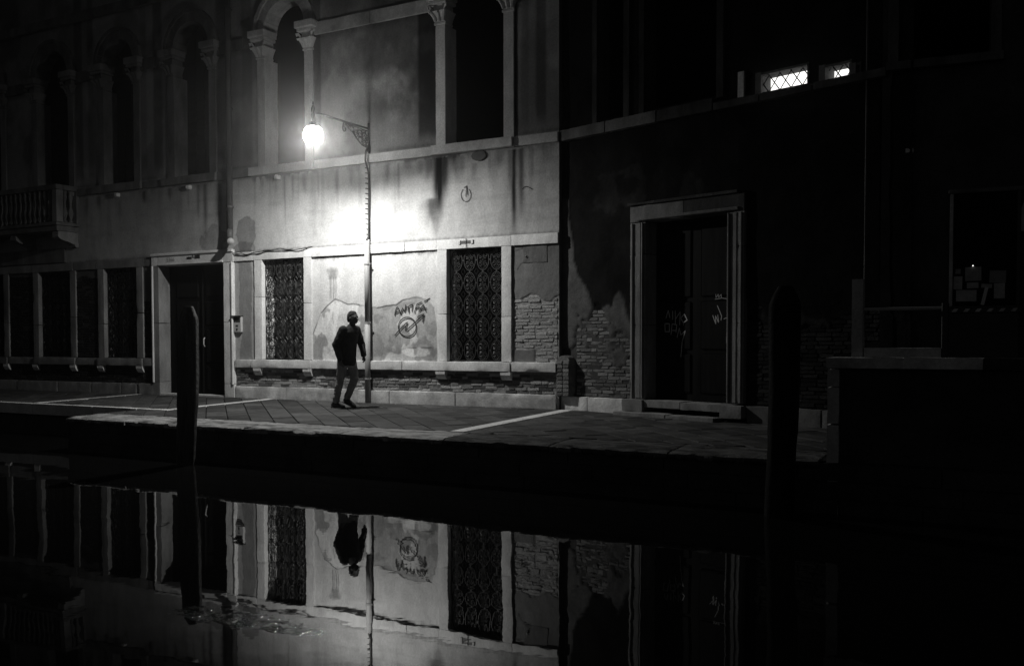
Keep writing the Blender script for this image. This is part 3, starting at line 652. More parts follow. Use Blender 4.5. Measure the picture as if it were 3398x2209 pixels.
# stubs of stone under the sill
for x, z in ((-6.20, 4.41), (-8.68, 4.41), (-10.92, 4.42), (-13.2, 4.42)):
    o = rough_block('stone_stub', x-.05, x+.05, -.10, .05, z-.05, z+.045, M_STONE, PZ, .022, .05, .02)
ho = MB().lathe([(.0, 0), (.10, .001), (.14, .012), (.15, .03)], n=10); o = ho.build('wall_hole', M_IRON, PZ); o.matrix_local = Matrix.Translation((-1.56, -.012, 4.40)) @ Matrix.Rotation(R(90), 4, 'X') @ Matrix.Diagonal((1, .62, .5, 1))
# loose cable along the band
pts = []
for i in range(41):
    x = -7.42+2.1*i/40; pts.append((x, -.055-.01*math.sin(i*.6), 2.985-.085*math.exp(-((i-6)/5.0)**2)-.03*math.exp(-((i-26)/7.0)**2)+.02*math.sin(i*.33)))
MB().tube(pts, .009, 5).build('cable', M_IRON, PZ)
MB().tube([(p[0]+.1, p[1]-.012, p[2]+.012*math.sin(i*.9)+.01) for i, p in enumerate(pts[:30])], .007, 5).build('cable', M_IRON, PZ)
# frieze under the balcony
rough_block('frieze_stone', -16.4, -14.25, -.05, .08, 3.0, 3.33, M_STONE_DK, PZ, .09, .012, .008); rough_block('frieze_stone', -14.245, -12.75, -.05, .08, 3.0, 3.33, M_STONE_DK, PZ, .09, .012, .008)
# balcony
bal = rough_block('balcony', -16.6, -12.30, -.56, .1, 3.66, 3.78, M_STONE_DK, PZ, .1, .012, .004)
rough_block('balcony_moulding', -16.62, -12.26, -.60, .1, 3.782, 3.86, M_STONE_DK, bal, .1, .02, .004)
rough_block('balcony_rail', -16.62, -12.28, -.58, -.40, 4.585, 4.70, M_STONE_DK, bal, .1, .014, .004); rough_block('balcony_rail', -12.46, -12.28, -.395, .05, 4.585, 4.70, M_STONE_DK, bal, .1, .014, .004)
for x, y0, y1 in ((-12.36, -.57, -.40), (-14.6, -.57, -.42), (-12.36, -.06, .06)): rough_block('balcony_post', x-.085, x+.075, y0, y1, 3.862, 4.583, M_STONE_L, bal, .08, .008, .003)
BP = [(.05, 3.865), (.055, 3.90), (.035, 3.92), (.03, 3.95), (.045, 4.0), (.066, 4.07), (.055, 4.14), (.032, 4.21), (.028, 4.235), (.036, 4.25), (.028, 4.27), (.03, 4.33), (.05, 4.42), (.055, 4.47), (.035, 4.50), (.05, 4.53), (.052, 4.58)]
BALU = MB().lathe([(r_, z-3.865) for r_, z in BP], n=10).mesh('baluster'); BALU.materials.append(M_STONE_DK); BALU.polygons.foreach_set('use_smooth', [True]*len(BALU.polygons))
for i in range(22):
    x = -12.60-.175*i
    if abs(x+14.6) < .15: continue
    o = link('baluster', BALU, None, bal); o.location = (x, -.49, 3.865)
for y in (-.30, -.15): o = link('baluster', BALU, None, bal); o.location = (-12.37, y, 3.865)
for x in (-12.52, -14.05, -15.6):
    cb = MB().extr([(.06, 3.655), (-.50, 3.655), (-.52, 3.60), (-.50, 3.52), (-.44, 3.47), (-.36, 3.45), (-.25, 3.43), (-.10, 3.38), (.06, 3.36)], 'x', x, x+.2); cb.tube([(x-.01, -.45, 3.555), (x+.21, -.45, 3.555)], .07, 12); cb.tube([(x-.01, -.04, 3.37), (x+.21, -.04, 3.37)], .055, 12); cb.build('corbel', M_STONE_L, bal)
# bricks laid bare
BR = [unit_brick(i) for i in range(4)]
for b in BR: b.materials.append(M_BRICK)
def lay(parent, region, mask, sort, limit, M_other, backing_y=0.0, z_step=.0565, L=.24, dark=None, stuffname='far_bricks', darkmat=lambda x: M_BRICK_DK):
    out = []
    for x0, x1, z0, z1 in region:
        r_ = 0; z = z0
        while z+.05 <= z1+.01:
            x = x0-(L*.5 if r_ % 2 else 0)-random.uniform(0, .03)
            while x < x1:
                l_ = L*random.choice((1, 1, 1, .5, .9)); a, b = max(x, x0), min(x+l_, x1); x += l_
                if b-a < .045: continue
                cx, cz = (a+b)/2, z+z_step/2
                if not bool(mask(np.array(cx), np.array(cz))): continue
                if random.random() < .04: continue
                out.append((cx, cz, b-a-random.uniform(.006, .015), z_step-random.uniform(.006, .013)))
            z += z_step; r_ += 1
    out.sort(key=sort); st = MB()
    for i, (cx, cz, w, h) in enumerate(out):
        dep = random.uniform(-.003, .005)+(.010 if random.random() < .08 else 0)
        if i < limit:
            o = link('brick', random.choice(BR), None, parent); o.location = (cx, backing_y+.05+dep, cz); o.scale = (w, .1, h); o.rotation_euler = (random.uniform(-.05, .05), random.uniform(-.025, .025), random.uniform(-.03, .03))
            if dark is not None and dark(cx, cz): o.material_slots[0].link = 'OBJECT'; o.material_slots[0].material = darkmat(cx)
        else: st.box(cx-w/2, cx+w/2, backing_y+dep, backing_y+.09, cz-h/2, cz+h/2, .005)
    if st.v: so = st.build(stuffname, M_other, parent); so['kind'] = 'stuff'
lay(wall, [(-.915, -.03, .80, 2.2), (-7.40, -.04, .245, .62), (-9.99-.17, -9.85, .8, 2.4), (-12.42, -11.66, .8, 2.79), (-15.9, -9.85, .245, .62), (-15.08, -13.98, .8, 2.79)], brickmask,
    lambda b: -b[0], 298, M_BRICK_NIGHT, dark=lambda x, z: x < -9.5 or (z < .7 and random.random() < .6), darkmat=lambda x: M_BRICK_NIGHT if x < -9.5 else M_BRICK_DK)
# graffiti
G1 = [[(-3.394, 1.628), (-3.374, 1.717), (-3.344, 1.776), (-3.322, 1.784), (-3.298, 1.748), (-3.274, 1.692), (-3.26, 1.653)], [(-3.374, 1.676), (-3.283, 1.716)], [(-3.26, 1.656), (-3.215, 1.766), (-3.158, 1.694), (-3.141, 1.835)], [(-3.114, 1.78), (-2.985, 1.832)], [(-3.078, 1.785), (-3.072, 1.679)], [(-2.987, 1.836), (-3.007, 1.699)], [(-2.899, 1.823), (-2.923, 1.749), (-2.952, 1.669)], [(-2.909, 1.823), (-2.78, 1.867)], [(-2.935, 1.745), (-2.828, 1.786)], [(-2.849, 1.693), (-2.752, 1.82), (-2.697, 1.694)], [(-2.828, 1.73), (-2.676, 1.756)], [(-2.74, 1.873), (-2.677, 1.9), (-2.605, 1.933)], [(-2.912, 1.415), (-2.919, 1.369), (-2.939, 1.327), (-2.97, 1.29), (-3.011, 1.263), (-3.059, 1.245), (-3.111, 1.239), (-3.162, 1.245), (-3.21, 1.263), (-3.252, 1.292), (-3.283, 1.329), (-3.303, 1.372), (-3.31, 1.419), (-3.303, 1.465), (-3.282, 1.508), (-3.25, 1.544), (-3.208, 1.572), (-3.16, 1.589), (-3.109, 1.594), (-3.057, 1.588), (-3.01, 1.569), (-2.969, 1.541), (-2.938, 1.504), (-2.918, 1.461), (-2.912, 1.415)], [(-3.397, 1.258), (-3.281, 1.367), (-3.126, 1.492), (-3.104, 1.5), (-3.16, 1.366), (-3.126, 1.358), (-2.944, 1.49), (-2.744, 1.636)], [(-2.888, 1.598), (-2.739, 1.65), (-2.768, 1.497)]]
g = strip_paint('graffiti', G1, .0130, -.0065, M_SPRAY, PZ); g['label'] = 'black sprayed word ANTIFA over a circled lightning arrow'
G2 = [[(-1.775, 3.835), (-1.75, 3.806), (-1.734, 3.769), (-1.729, 3.728), (-1.735, 3.689), (-1.753, 3.655), (-1.779, 3.631), (-1.811, 3.619), (-1.846, 3.621), (-1.879, 3.636), (-1.906, 3.663), (-1.925, 3.698), (-1.932, 3.739), (-1.929, 3.779), (-1.913, 3.814), (-1.889, 3.841)], [(-1.813, 3.905), (-1.83, 3.796), (-1.836, 3.695)], [(-1.875, 3.865), (-1.813, 3.889), (-1.794, 3.726)], [(-0.7, 3.746), (-0.668, 3.781), (-0.615, 3.791), (-0.563, 3.768), (-0.494, 3.726)]]
g = strip_paint('graffiti', G2, .007, -.0065, M_SPRAY, PZ); g['label'] = 'faint circled letter scratched high on the plaster'

# ================================================================ things fixed to the palazzo
# drainpipe
dp = empty('drainpipe', (-7.44, -.11, 0)); tag(dp, 'dark drainpipe ending in an elbow above and right of the palazzo door', 'drainpipe')
MB().tube([(0, 0, 10.95), (0, 0, 3.42)], .062, 14).build('pipe', M_DRAIN, dp, True)
MB().tube([(0, 0, 3.44), (.0, -.005, 3.34), (.03, -.03, 3.25), (.10, -.09, 3.20), (.19, -.17, 3.175)], [.068, .068, .066, .064, .062], 14).build('elbow', M_DRAIN, dp, True)
MB().tube([(.185, -.166, 3.177), (.215, -.193, 3.17)], .070, 14).build('elbow_lip', M_PIPE, dp, True)
for z in (3.9, 5.9, 7.9, 9.9): MB().tube([(0, 0, z-.02), (0, 0, z+.02)], .072, 14).box(-.02, .02, 0, .10, z-.015, z+.015).build('pipe_clip', M_DRAIN, dp)
# conduit pipe up the wall to the lamp
cp = empty('conduit_pipe', (-3.965, -.085, 0)); tag(cp, 'grey conduit pipe standing against the wall beneath the lamp bracket', 'pipe')
MB().tube([(0, 0, .0), (0, 0, 1.5)], .053, 14).build('pipe', M_PIPE, cp, True); MB().tube([(0, 0, 1.5), (0, 0, 3.03)], .050, 14).build('pipe', M_PIPE, cp, True)
for z in (.45, 1.5, 2.6):
    MB().tube([(0, 0, z-.012), (0, 0, z+.012)], .058, 14).tube([(.05, 0, z), (.085, .0, z)], .012, 6).box(-.01, .01, .04, .10, z-.01, z+.01).build('pipe_clip', M_PIPE, cp)
MB().tube([(0, 0, 3.03), (.0, 0, 3.06), (.012, .03, 3.12), (.01, .05, 3.4), (.022, .05, 3.9), (.012, .05, 4.3), (.015, -.05, 4.52), (.02, -.04, 4.70), (.05, .0, 4.80)], .017, 6).build('cable', M_IRON, cp)
for k in range(14): MB().box(-.035, .0, -.0, .075, 3.15+.095*k, 3.163+.095*k).build('cable_clip', M_IRON, cp)
# intercom
ic = empty('intercom', (-7.325, 0, 1.505)); tag(ic, 'small pale metal intercom box on the wall right of the palazzo door', 'intercom')
MB().box(-.115, .115, -.055, .0, -.165, .165, .012).build('case', M_METALBOX, ic)
MB().box(-.135, .13, -.10, -.0, .166, .182, .004).build('hood', M_DRAIN, ic)
MB().box(-.085, .085, -.0585, -.05, .045, .135).build('nameplate_slot', M_IRON, ic)
MB().box(-.03, .03, -.062, -.05, -.04, -.012).build('call_button', M_IRON, ic)
o = MB().lathe([(.022, 0), (.022, .01), (.015, .013)], n=12).build('speaker', M_IRON, ic); o.matrix_local = Matrix.Translation((0, -.053, -.10)) @ Matrix.Rotation(R(90), 4, 'X')
# street lamp on its scroll bracket
LX = -3.955
lp = empty('street_lamp', (LX, 0, 5.0)); tag(lp, 'lit street lamp hanging from a scrolled iron bracket on the palazzo wall', 'street lamp')
MB().box(-.022, .022, -.035, .0, -.32, .23, .006).build('wall_plate', M_IRON, lp)
MB().tube([(0, -.02, .125), (0, -.8, .115), (0, -1.60, .115)], .020, 8).build('arm', M_IRON, lp, True)
br = MB()
br.tube([(0, -.70, .085), (0, -.5, -.03), (0, -.35, -.14), (0, -.22, -.215), (0, -.10, -.23), (0, -.03, -.24)], .014, 6)
br.tube([(0, -.75, .09), (0, -.03, .075)], .010, 6)
def ringyz(b, y, z, r_, rad=.010): b.tube([(0, y+r_*math.cos(t), z+r_*math.sin(t)) for t in np.linspace(0, 2*math.pi, 15)[:-1]], rad, 5, closed=True)
def scrl(b, y, z, r_, a0, tr, rad=.010): b.tube([(0, y+(r_*(1-.8*i/14))*math.cos(a0+tr*6.283*i/14), z+(r_*(1-.8*i/14))*math.sin(a0+tr*6.283*i/14)) for i in range(15)], rad, 5)
for y, z, r_ in ((-.60, .045, .035), (-.51, .02, .05), (-.40, -.03, .062), (-.28, -.02, .075), (-.28, -.125, .055), (-.155, -.05, .078), (-.15, -.165, .055), (-.06, -.08, .04), (-.06, -.18, .035), (-.07, .03, .045), (-.19, .04, .03)): ringyz(br, y, z, r_)
for y, z, r_, a, t in ((-.40, -.03, .055, 0, 1.4), (-.28, -.02, .065, 2, -1.4), (-.155, -.05, .07, 1, 1.4), (-.15, -.165, .05, 3, -1.3), (-.06, -.08, .035, 0, 1.2)): scrl(br, y, z, r_, a, t, .008)
for y in (-.12, -.22, -.34, -.46): br.tube([(0, y, .08), (0, y-.02, -.02), (0, y+.02, -.12 if y > -.3 else -.05)], .008, 5)
ringyz(br, -.74, -.015, .042, .012); br.tube([(0, -.76, .09), (0, -.775, .03), (0, -.78, -.02), (0, -.745, -.06)], .013, 6)
ringyz(br, -.025, -.28, .038, .012); br.tube([(0, -.02, -.24), (0, -.05, -.27), (0, -.02, -.325)], .014, 6)
br.build('scroll_bracket', M_IRON, lp)
LY = -1.585
MB().lathe([(.0, .30), (.008, .285), (.012, .25), (.007, .235), (.02, .215), (.034, .175), (.036, .14), (.028, .10), (.036, .07), (.03, .02), (.018, -.02), (.014, -.05)], (0, LY), 12).build('finial', M_IRON, lp, True)
MB().lathe([(.014, -.045), (.045, -.055), (.062, -.075), (.07, -.105), (.098, -.125), (.102, -.135), (.095, -.14), (.02, -.13)], (0, LY), 20).build('shade', M_IRON, lp, True)
MB().lathe([(.05, -.128), (.105, -.142), (.145, -.18), (.166, -.23), (.172, -.29), (.170, -.35), (.155, -.395), (.11, -.418), (.02, -.425)], (0, LY), 24).build('lamp_bowl', M_GLOBE, lp, True)
ld = bpy.data.lights.new('lamp_light', 'POINT'); ld.energy = LAMP_W; ld.color = TINT; ld.shadow_soft_size = .06; ld.use_nodes = True
# light distribution of a road lantern: thrown down and along the street, held back towards the house front
lt = ld.node_tree; lt.nodes.clear(); n = N(ld); tc = n('TexCoord'); sx = n('SeparateXYZ', i_Vector=tc.outputs['Normal'])
wy = n.math('MAXIMUM', n.math('MULTIPLY', sx.outputs[1], LSIGN), 0.0); dn = n.math('MULTIPLY', sx.outputs[2], -LSIGN)
cc = n.math('MULTIPLY', n.math('MULTIPLY', wy, wy), .52); dd = n.math('SUBTRACT', dn, cc)
mr = n('MapRange', interpolation_type='SMOOTHSTEP', i_Value=dd, i_1=-.17, i_2=.58, i_3=.042, i_4=1.)
em = n('Emission'); n.t.links.new(mr.outputs[0], em.inputs[1]); ol = n('OutputLight'); n.t.links.new(em.outputs[0], ol.inputs[0])
lo = bpy.data.objects.new('lamp_light', ld); COL.objects.link(lo); lo.parent = lp; lo.location = (0, LY, -.33)

# ================================================================ BRICK HOUSE (turned 16 degrees towards the canal)
BH = empty('brick_house', (0, .10, 0), R(-16.2)); tag(BH, 'dark old house with a tall stone doorway and small lit windows above', 'building')
def b_light(X, Z):     # boundary of the pale lower render: 1 below it
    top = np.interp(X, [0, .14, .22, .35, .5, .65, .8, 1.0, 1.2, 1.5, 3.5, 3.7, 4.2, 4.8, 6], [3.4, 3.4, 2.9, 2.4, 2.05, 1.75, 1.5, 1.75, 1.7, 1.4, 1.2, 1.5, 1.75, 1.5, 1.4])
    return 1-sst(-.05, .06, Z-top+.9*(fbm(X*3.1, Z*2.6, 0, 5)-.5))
def h_brick(X, Z):
    n_ = fbm(X*2.4+7, Z*2.4, 0, 4)
    return ((X < 1.5) & (Z > .2) & (n_+.34*(1.05-Z) > .44)) | ((X > 3.5) & (Z > .2) & (n_+.35*(1.1-Z) > .42))
def h_disp(X, Z): return .03*(fbm(X*1.2, Z*1.2, 0, 3)-.5)+.008*(fbm(X*9, Z*9, 0, 3)-.5)+.022*h_brick(X, Z)-.012*b_light(X, Z)+.012
def h_tone(X, Z):
    mid = fbm(X*3.3, Z*2.5, 0, 5); fin = fbm(X*20, Z*20, 0, 3); L = b_light(X, Z)
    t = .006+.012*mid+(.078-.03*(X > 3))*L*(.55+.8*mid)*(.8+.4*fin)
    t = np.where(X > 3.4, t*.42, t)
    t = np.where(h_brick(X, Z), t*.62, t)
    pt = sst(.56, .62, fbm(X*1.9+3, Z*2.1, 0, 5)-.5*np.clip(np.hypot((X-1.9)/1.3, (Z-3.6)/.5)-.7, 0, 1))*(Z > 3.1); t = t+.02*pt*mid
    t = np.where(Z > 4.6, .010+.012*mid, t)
    return np.clip(t, .01, .6)
hh = [rect(1.66, 3.42, 0, 3.15), rect(.79, 1.33, 4.72, 7.6), rect(1.74, 3.05, 4.72, 7.6), rect(3.78, 4.47, 4.63, 4.87), rect(4.74, 5.08, 4.60, 4.78), rect(5.165, 5.205, 4.60, 4.72)]
xs = lines([(.0, 5.9, .035)], [1.66, 3.42, .79, 1.33, 1.74, 3.05, 3.78, 4.47, 4.74, 5.08, 5.165, 5.205]); zs = lines([(0, 4.9, .035), (4.9, 10, .1)], [3.15, 4.72, 7.6, 4.63, 4.87, 4.60, 4.78])
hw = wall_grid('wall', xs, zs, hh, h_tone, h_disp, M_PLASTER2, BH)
MB().box(-.2, 5.9, .42, 6, -.3, 10).build('rear_wall', M_DARK, BH)
MB().box(-.2, 6.1, -.4, 6.2, 10, 10.2).build('roof', M_QUAY, BH)
for a, b in zip([.02, .62, 1.40], [.61, 1.39, 1.42]):
    if b-a > .1: rough_block('plinth_stone', a+.005, b-.005, -.05+random.uniform(-.01, .01), .1, -.1, .225, M_STONE_W, BH, .045, .02, .008)
for a, b in zip([3.58, 4.32, 4.75, 5.4], [4.31, 4.74, 5.39, 5.9]): rough_block('plinth_stone', a+.005, b-.005, -.05, .1, -.1, .22, M_STONE_DK, BH, .05, .02, .008)
for a, b in zip([.05, 1.02, 2.03, 3.04, 3.8, 4.6], [1.01, 2.02, 3.03, 3.79, 4.59, 5.6]): rough_block('string_course_stone', a, b-.004, -.10, .1, 4.49, 4.672 if b < 3.5 else 4.60, M_STONE_DK if a < 2 else M_STONE_SHADE, BH, .05, .016, .008)
# buttress against the corner
bt = MB().extr([(.0, .22)]+[(.0+.15-.15*math.cos(t), .78+.13*math.sin(t)) for t in np.linspace(0, math.pi, 9)]+[(.30, .22)], 'y', -.13, .05); bto = bt.build('buttress', M_MORTAR, BH)
for r_ in range(9):
    for k in range(2):
        w = .14; x = .012+k*.145+(.0 if r_ % 2 else .0); z = .235+r_*.066
        if z > .82: continue
        o = link('brick', random.choice(BR), None, bto); o.location = (x+.065, -.115, z+.03); o.scale = (.13, .07, .054); o.material_slots[0].link = 'OBJECT'; o.material_slots[0].material = M_BRICK_DK
BR2 = BR
lay(hw, [(.32, 1.47, .24, 1.7), (3.60, 5.6, .24, 2.0)], h_brick, lambda b: b[0], 290, M_BRICK_NIGHT, backing_y=.012, dark=lambda x, z: True, darkmat=lambda x: M_BRICK_NIGHT if x > 3 else M_BRICK_DK)
# doorway
dr = MB().box(1.70, 3.40, .24, .30, .2, 3.1).build('door', M_DOOR, BH)
for k in range(2):
    x0 = 1.80+k*.76
    for z0, z1 in ((.35, .95), (1.02, 1.75), (1.82, 2.85)): MB().box(x0+.08, x0+.66, .222, .242, z0, z1, .015).build('door_panel', M_DOOR, dr)
for a, b, inner in ((1.50, 1.80, 1), (3.30, 3.55, -1)):
    for z0, z1 in ((.245, 1.4), (1.404, 2.5), (2.504, 3.0)): rough_block('door_jamb', a, b, -.05, .24, z0, z1, M_STONE_L, dr, .06, .012, .004)
    for o_, w, p in ((.03, .035, .075), (.12, .09, .06), (.235, .03, .085)):
        xa = a+o_ if inner > 0 else b-o_-w
        MB().box(xa, xa+w, -p, -.048, .25, 2.99, .008).build('door_moulding', M_STONE_L, dr)
rough_block('door_lintel', 1.50, 2.5, -.055, .24, 3.004, 3.26, M_STONE_DK, dr, .06, .012, .006); rough_block('door_lintel', 2.504, 3.55, -.055, .24, 3.004, 3.26, M_STONE_SHADE, dr, .06, .012, .006)
rough_block('door_cornice', 1.47, 3.45, -.09, .1, 3.264, 3.31, M_QUAY, dr, .06, .012, .006)
MB().box(1.64, 3.46, -.08, -.05, 3.02, 3.07, .01).build('door_moulding', M_STONE_DK, dr)
rough_block('door_base_stone', 1.42, 1.82, -.16, .2, .05, .24, M_STONE_L, dr, .05, .014, .005); rough_block('door_base_stone', 3.22, 3.58, -.16, .2, .03, .22, M_STONE_L, dr, .05, .014, .005)
rough_block('door_step', 1.825, 2.5, -.12, .24, .12, .235, M_STONE_L, dr, .06, .02, .006); rough_block('door_step', 2.504, 3.215, -.12, .24, .11, .225, M_STONE_L, dr, .06, .02, .006)
rough_block('door_step', 1.36, 2.35, -.30, .1, -.08, .045, M_STONE_L, dr, .07, .02, .006); rough_block('door_step', 2.355, 3.2, -.29, .1, -.08, .035, M_STONE_L, dr, .07, .02, .006)
G3 = [[(1.997, 1.5), (2.042, 1.629), (2.075, 1.503)], [(2.126, 1.475), (2.125, 1.619)], [(2.113, 1.68), (2.117, 1.657)], [(2.174, 1.625), (2.177, 1.391)], [(2.176, 1.482), (2.267, 1.601), (2.257, 1.39)], [(2.276, 1.503), (2.344, 1.561), (2.395, 1.471), (2.326, 1.428), (2.276, 1.503)], [(2.326, 1.428), (2.327, 1.389)], [(1.978, 1.421), (2.062, 1.419), (2.063, 1.294), (1.984, 1.295), (1.978, 1.421)], [(2.095, 1.241), (2.117, 1.415), (2.204, 1.399), (2.187, 1.278)], [(2.109, 1.313), (2.186, 1.312)], [(2.207, 1.195), (2.25, 1.353), (2.278, 1.24), (2.36, 1.305), (2.307, 1.142)], [(2.305, 1.142), (2.293, 1.014), (2.281, 0.898)], [(2.852, 1.536), (2.91, 1.4), (2.901, 1.528), (2.958, 1.421), (2.942, 1.541)], [(2.932, 1.68), (3.009, 1.518), (2.997, 1.453)], [(3.043, 1.474), (3.106, 1.495), (3.102, 1.307), (3.096, 1.119)], [(2.906, 1.848), (2.91, 1.793), (2.948, 1.846), (2.957, 1.795), (2.999, 1.844), (3.003, 1.786)], [(2.889, 1.772), (3.016, 1.786), (3.108, 1.768)]]
g = strip_paint('graffiti', G3[:12], .010, .2195, M_SPRAYW, dr); g['label'] = 'pale scrawled graffiti letters on the left leaf of the dark door'
g = strip_paint('graffiti', G3[12:15], .008, .2195, M_SPRAYW, dr); g['label'] = 'pale thin graffiti scrawl on the right leaf of the dark door'
strip_paint('graffiti', G3[15:], .006, .2195, M_SPRAYW, dr)
# upper windows: two dark, two lit behind diagonal mesh
for l, r_ in ((.79, 1.33), (1.74, 3.05)):
    sh = MB().box(l-.03, r_+.03, .30, .33, 4.68, 7.65).build('upper_window', M_DARK, BH)
    for a, b in ((l-.10, l), (r_, r_+.12)): rough_block('window_jamb', a, b, -.03, .3, 4.676, 7.6, M_STONE_SHADE, sh, .1, .01, .004)
def litwin(l, r_, z0, z1, pl, pr_):
    p = MB().box(pl, pr_, .25, .26, z0-.05, z1+.02).build('lit_window', M_LITWIN, BH)
    fr = MB().box(l-.09, l, -.02, .25, z0-.05, z1+.04); fr.box(r_, r_+.02, -.0, .25, z0-.05, z1+.04); fr.box(l, r_, -.01, .25, z1, z1+.03); fr.build('window_frame', M_STONE_DK, p)
    ms = MB(); h = z1-z0; n_ = int((r_-l+.4)/.17)+1
    for k in range(-2, n_):
        for d in (1, -1):
            xa = l-.1+k*.17
            P = [(xa, z0-.02), (xa+(h+.04)*.72, z1+.02)] if d > 0 else [(xa+(h+.04)*.72, z0-.02), (xa, z1+.02)]
            Q = []
            for t in np.linspace(0, 1, 9):
                x = P[0][0]+(P[1][0]-P[0][0])*t; z = P[0][1]+(P[1][1]-P[0][1])*t
                if l < x < r_: Q.append((x, .05+.006*d, z))
            if len(Q) > 1: ms.tube(Q, .008, 4)
    if ms.v: ms.build('wire_mesh', M_IRON, p)
litwin(3.78, 4.47, 4.63, 4.87, 3.725, 4.6); litwin(4.74, 5.08, 4.60, 4.78, 4.67, 5.04); litwin(5.165, 5.205, 4.60, 4.72, 5.0, 5.1)
rough_block('window_jamb', 3.41, 3.51, -.03, .1, 4.61, 4.98, M_STONE, BH, .06, .01, .004)  # made pale to stand for light from the lit window beside it
MB().tube([(5.33, -.05, 9.0), (5.33, -.05, .2)], .012, 6).build('cable', M_STONE_DK, BH)

# ================================================================ CORNER HOUSE at the right edge
CH_ = empty('corner_house', (5.05, -1.5, 0), R(6.5)); tag(CH_, 'dark corner house at the right edge, framed upper window above the notice board', 'building')
def c_tone(X, Z): return np.clip(.075*(.6+.8*fbm(X*1.3, Z*1.1, 0, 5))*(.85+.3*fbm(X*14, Z*8, 0, 3)), .01, .3)
xs = lines([(.25, 7, .07)], [.44, 1.48]); zs = lines([(-.2, 10, .08)], [4.66])
wall_grid('wall', xs, zs, [rect(.44, 1.48, 4.66, 7.2)], c_tone, lambda X, Z: .01*(fbm(X*2, Z*2, 0, 3)-.5), M_PLASTER2, CH_)
MB().add([(.25, 0, -.2), (.25, 6, -.2), (.25, 6, 10), (.25, 0, 10)], [(0, 1, 2, 3)]).build('side_wall', M_QUAY, CH_)
MB().box(.27, 7, .35, 6, -.2, 10).build('rear_wall', M_DARK, CH_); MB().box(.1, 7.2, -.4, 6.2, 10, 10.2).build('roof', M_QUAY, CH_)
cw_ = MB().box(.40, 1.52, .28, .31, 4.6, 7.25).build('upper_window', M_DARK, CH_)
for a, b in ((.31, .44), (1.48, 1.60)): rough_block('window_jamb', a, b, -.03, .28, 4.66, 7.2, M_STONE_DK, cw_, .1, .01, .004)
rough_block('window_sill', .29, 1.62, -.09, .25, 4.55, 4.657, M_STONE_DK, cw_, .08, .012, .005)
rough_block('stone_stub', .53, .63, -.10, .05, 3.50, 3.56, M_STONE, CH_, .04, .015, .006)
# notice board on that wall
nbx = empty('notice_board', (5.05, -1.5, 0), R(6.5)); tag(nbx, 'tall framed notice board with pinned papers on the dark corner house', 'notice board')
MB().box(1.09, 1.79, -.10, -.02, 1.60, 2.96).build('backboard', M_DOOR, nbx)
fr = MB(); fr.box(1.05, 1.09, -.14, -.02, 1.57, 2.95, .006); fr.build('frame_side', M_STONE_W, nbx); MB().box(1.79, 1.83, -.14, -.02, 1.57, 2.95, .006).build('frame_side', M_IRON, nbx)
MB().box(1.03, 1.85, -.16, -.01, 2.953, 3.0, .006).build('frame_top', M_STONE_DK, nbx); MB().box(1.03, 1.85, -.16, -.01, 1.545, 1.568, .004).build('frame_bottom', M_IRON, nbx)
for x0, x1, z0, z1, a in ((1.10, 1.20, 1.78, 1.94, .02), (1.23, 1.41, 1.88, 2.05, -.02), (1.13, 1.36, 1.63, 1.77, .01), (1.50, 1.68, 1.85, 2.00, .03), (1.55, 1.67, 1.66, 1.845, -.01), (1.41, 1.53, 1.79, 1.84, .05), (1.25, 1.38, 1.79, 1.86, -.03), (1.12, 1.18, 1.97, 2.03, .04)):
    o = MB().box(-(x1-x0)/2, (x1-x0)/2, -.003, 0, -(z1-z0)/2, (z1-z0)/2).build('notice_sheet', M_PAPER, nbx); o.location = ((x0+x1)/2, -.1025-random.uniform(0, .003), (z0+z1)/2); o.rotation_euler = (0, a, 0)
o = MB().box(-.02, .02, -.02, 0, -.12, .1, .004).build('hanging_ribbon', M_WHITEISH, nbx); o.location = (1.45, -.102, 1.70); o.rotation_euler = (0, R(12), 0)
o = MB(); sph_ = o.lathe([(.0005, -.008), (.006, -.005), (.008, 0), (.006, .005), (.0005, .008)], n=8); o = o.build('indicator_lamp', M_LITWIN, nbx); o.location = (1.315, -.115, 2.065)
sb = MB()
for k in range(6): sb.extr([(1.08+.13*k, 1.50), (1.13+.13*k, 1.50), (1.16+.13*k, 1.54), (1.11+.13*k, 1.54)], 'y', -.165, -.15)
sb.build('hazard_stripe', M_STONE_W, nbx); MB().box(1.03, 1.85, -.15, -.01, 1.49, 1.542).build('shelf', M_IRON, nbx)
MB().box(1.06, 1.82, -.13, -.02, .90, 1.485).build('lower_panel', M_IRON, nbx)
rs = MB(); rs.extr([(.0, 0), (.5, 0), (.5, .43), (.14, .43), (.06, .36), (.015, .22)], 'y', -.06, -.02)
o = rs.build('wall_sign', M_WHITEISH); o.location = (5.05, -1.5, 0); o.rotation_euler = (0, 0, R(6.5)); o.data.transform(Matrix.Translation((1.805, 0, 2.47))); tag(o, 'pale rounded sign cut off by the right edge beside the notice board', 'sign')

# ================================================================ bridge abutment with parapet and rail
AB = empty('bridge_abutment', (5.17, -4.2, 0)); tag(AB, 'brick bridge abutment with pale stone edges and cap at the right bank', 'bridge')
MB().box(.10, 7, .02, 2.6, -2.6, .86).build('abutment_wall', M_QUAY, AB)
z = -.9
while z < .85:
    h = min(random.uniform(.32, .5), .857-z); rough_block('quoin', .0, .125, -.02, .3, z, z+h-.005, M_STONE_W, AB, .05, .012, .005); z += h
for a, b in ((0, .74), (.745, 1.46), (1.465, 3.0)): rough_block('cap_stone', a-.01, b, -.05, .35, .862, .975, M_STONE_W if b < 1.5 else M_QUAY, AB, .06, .014, .005)
rough_block('parapet_post', .23, .345, .02, .14, .978, 1.78, M_STONE_W, AB, .06, .01, .004)
rough_block('parapet_kerb', .35, 1.08, .03, .13, .978, 1.075, M_STONE_W, AB, .06, .01, .004)
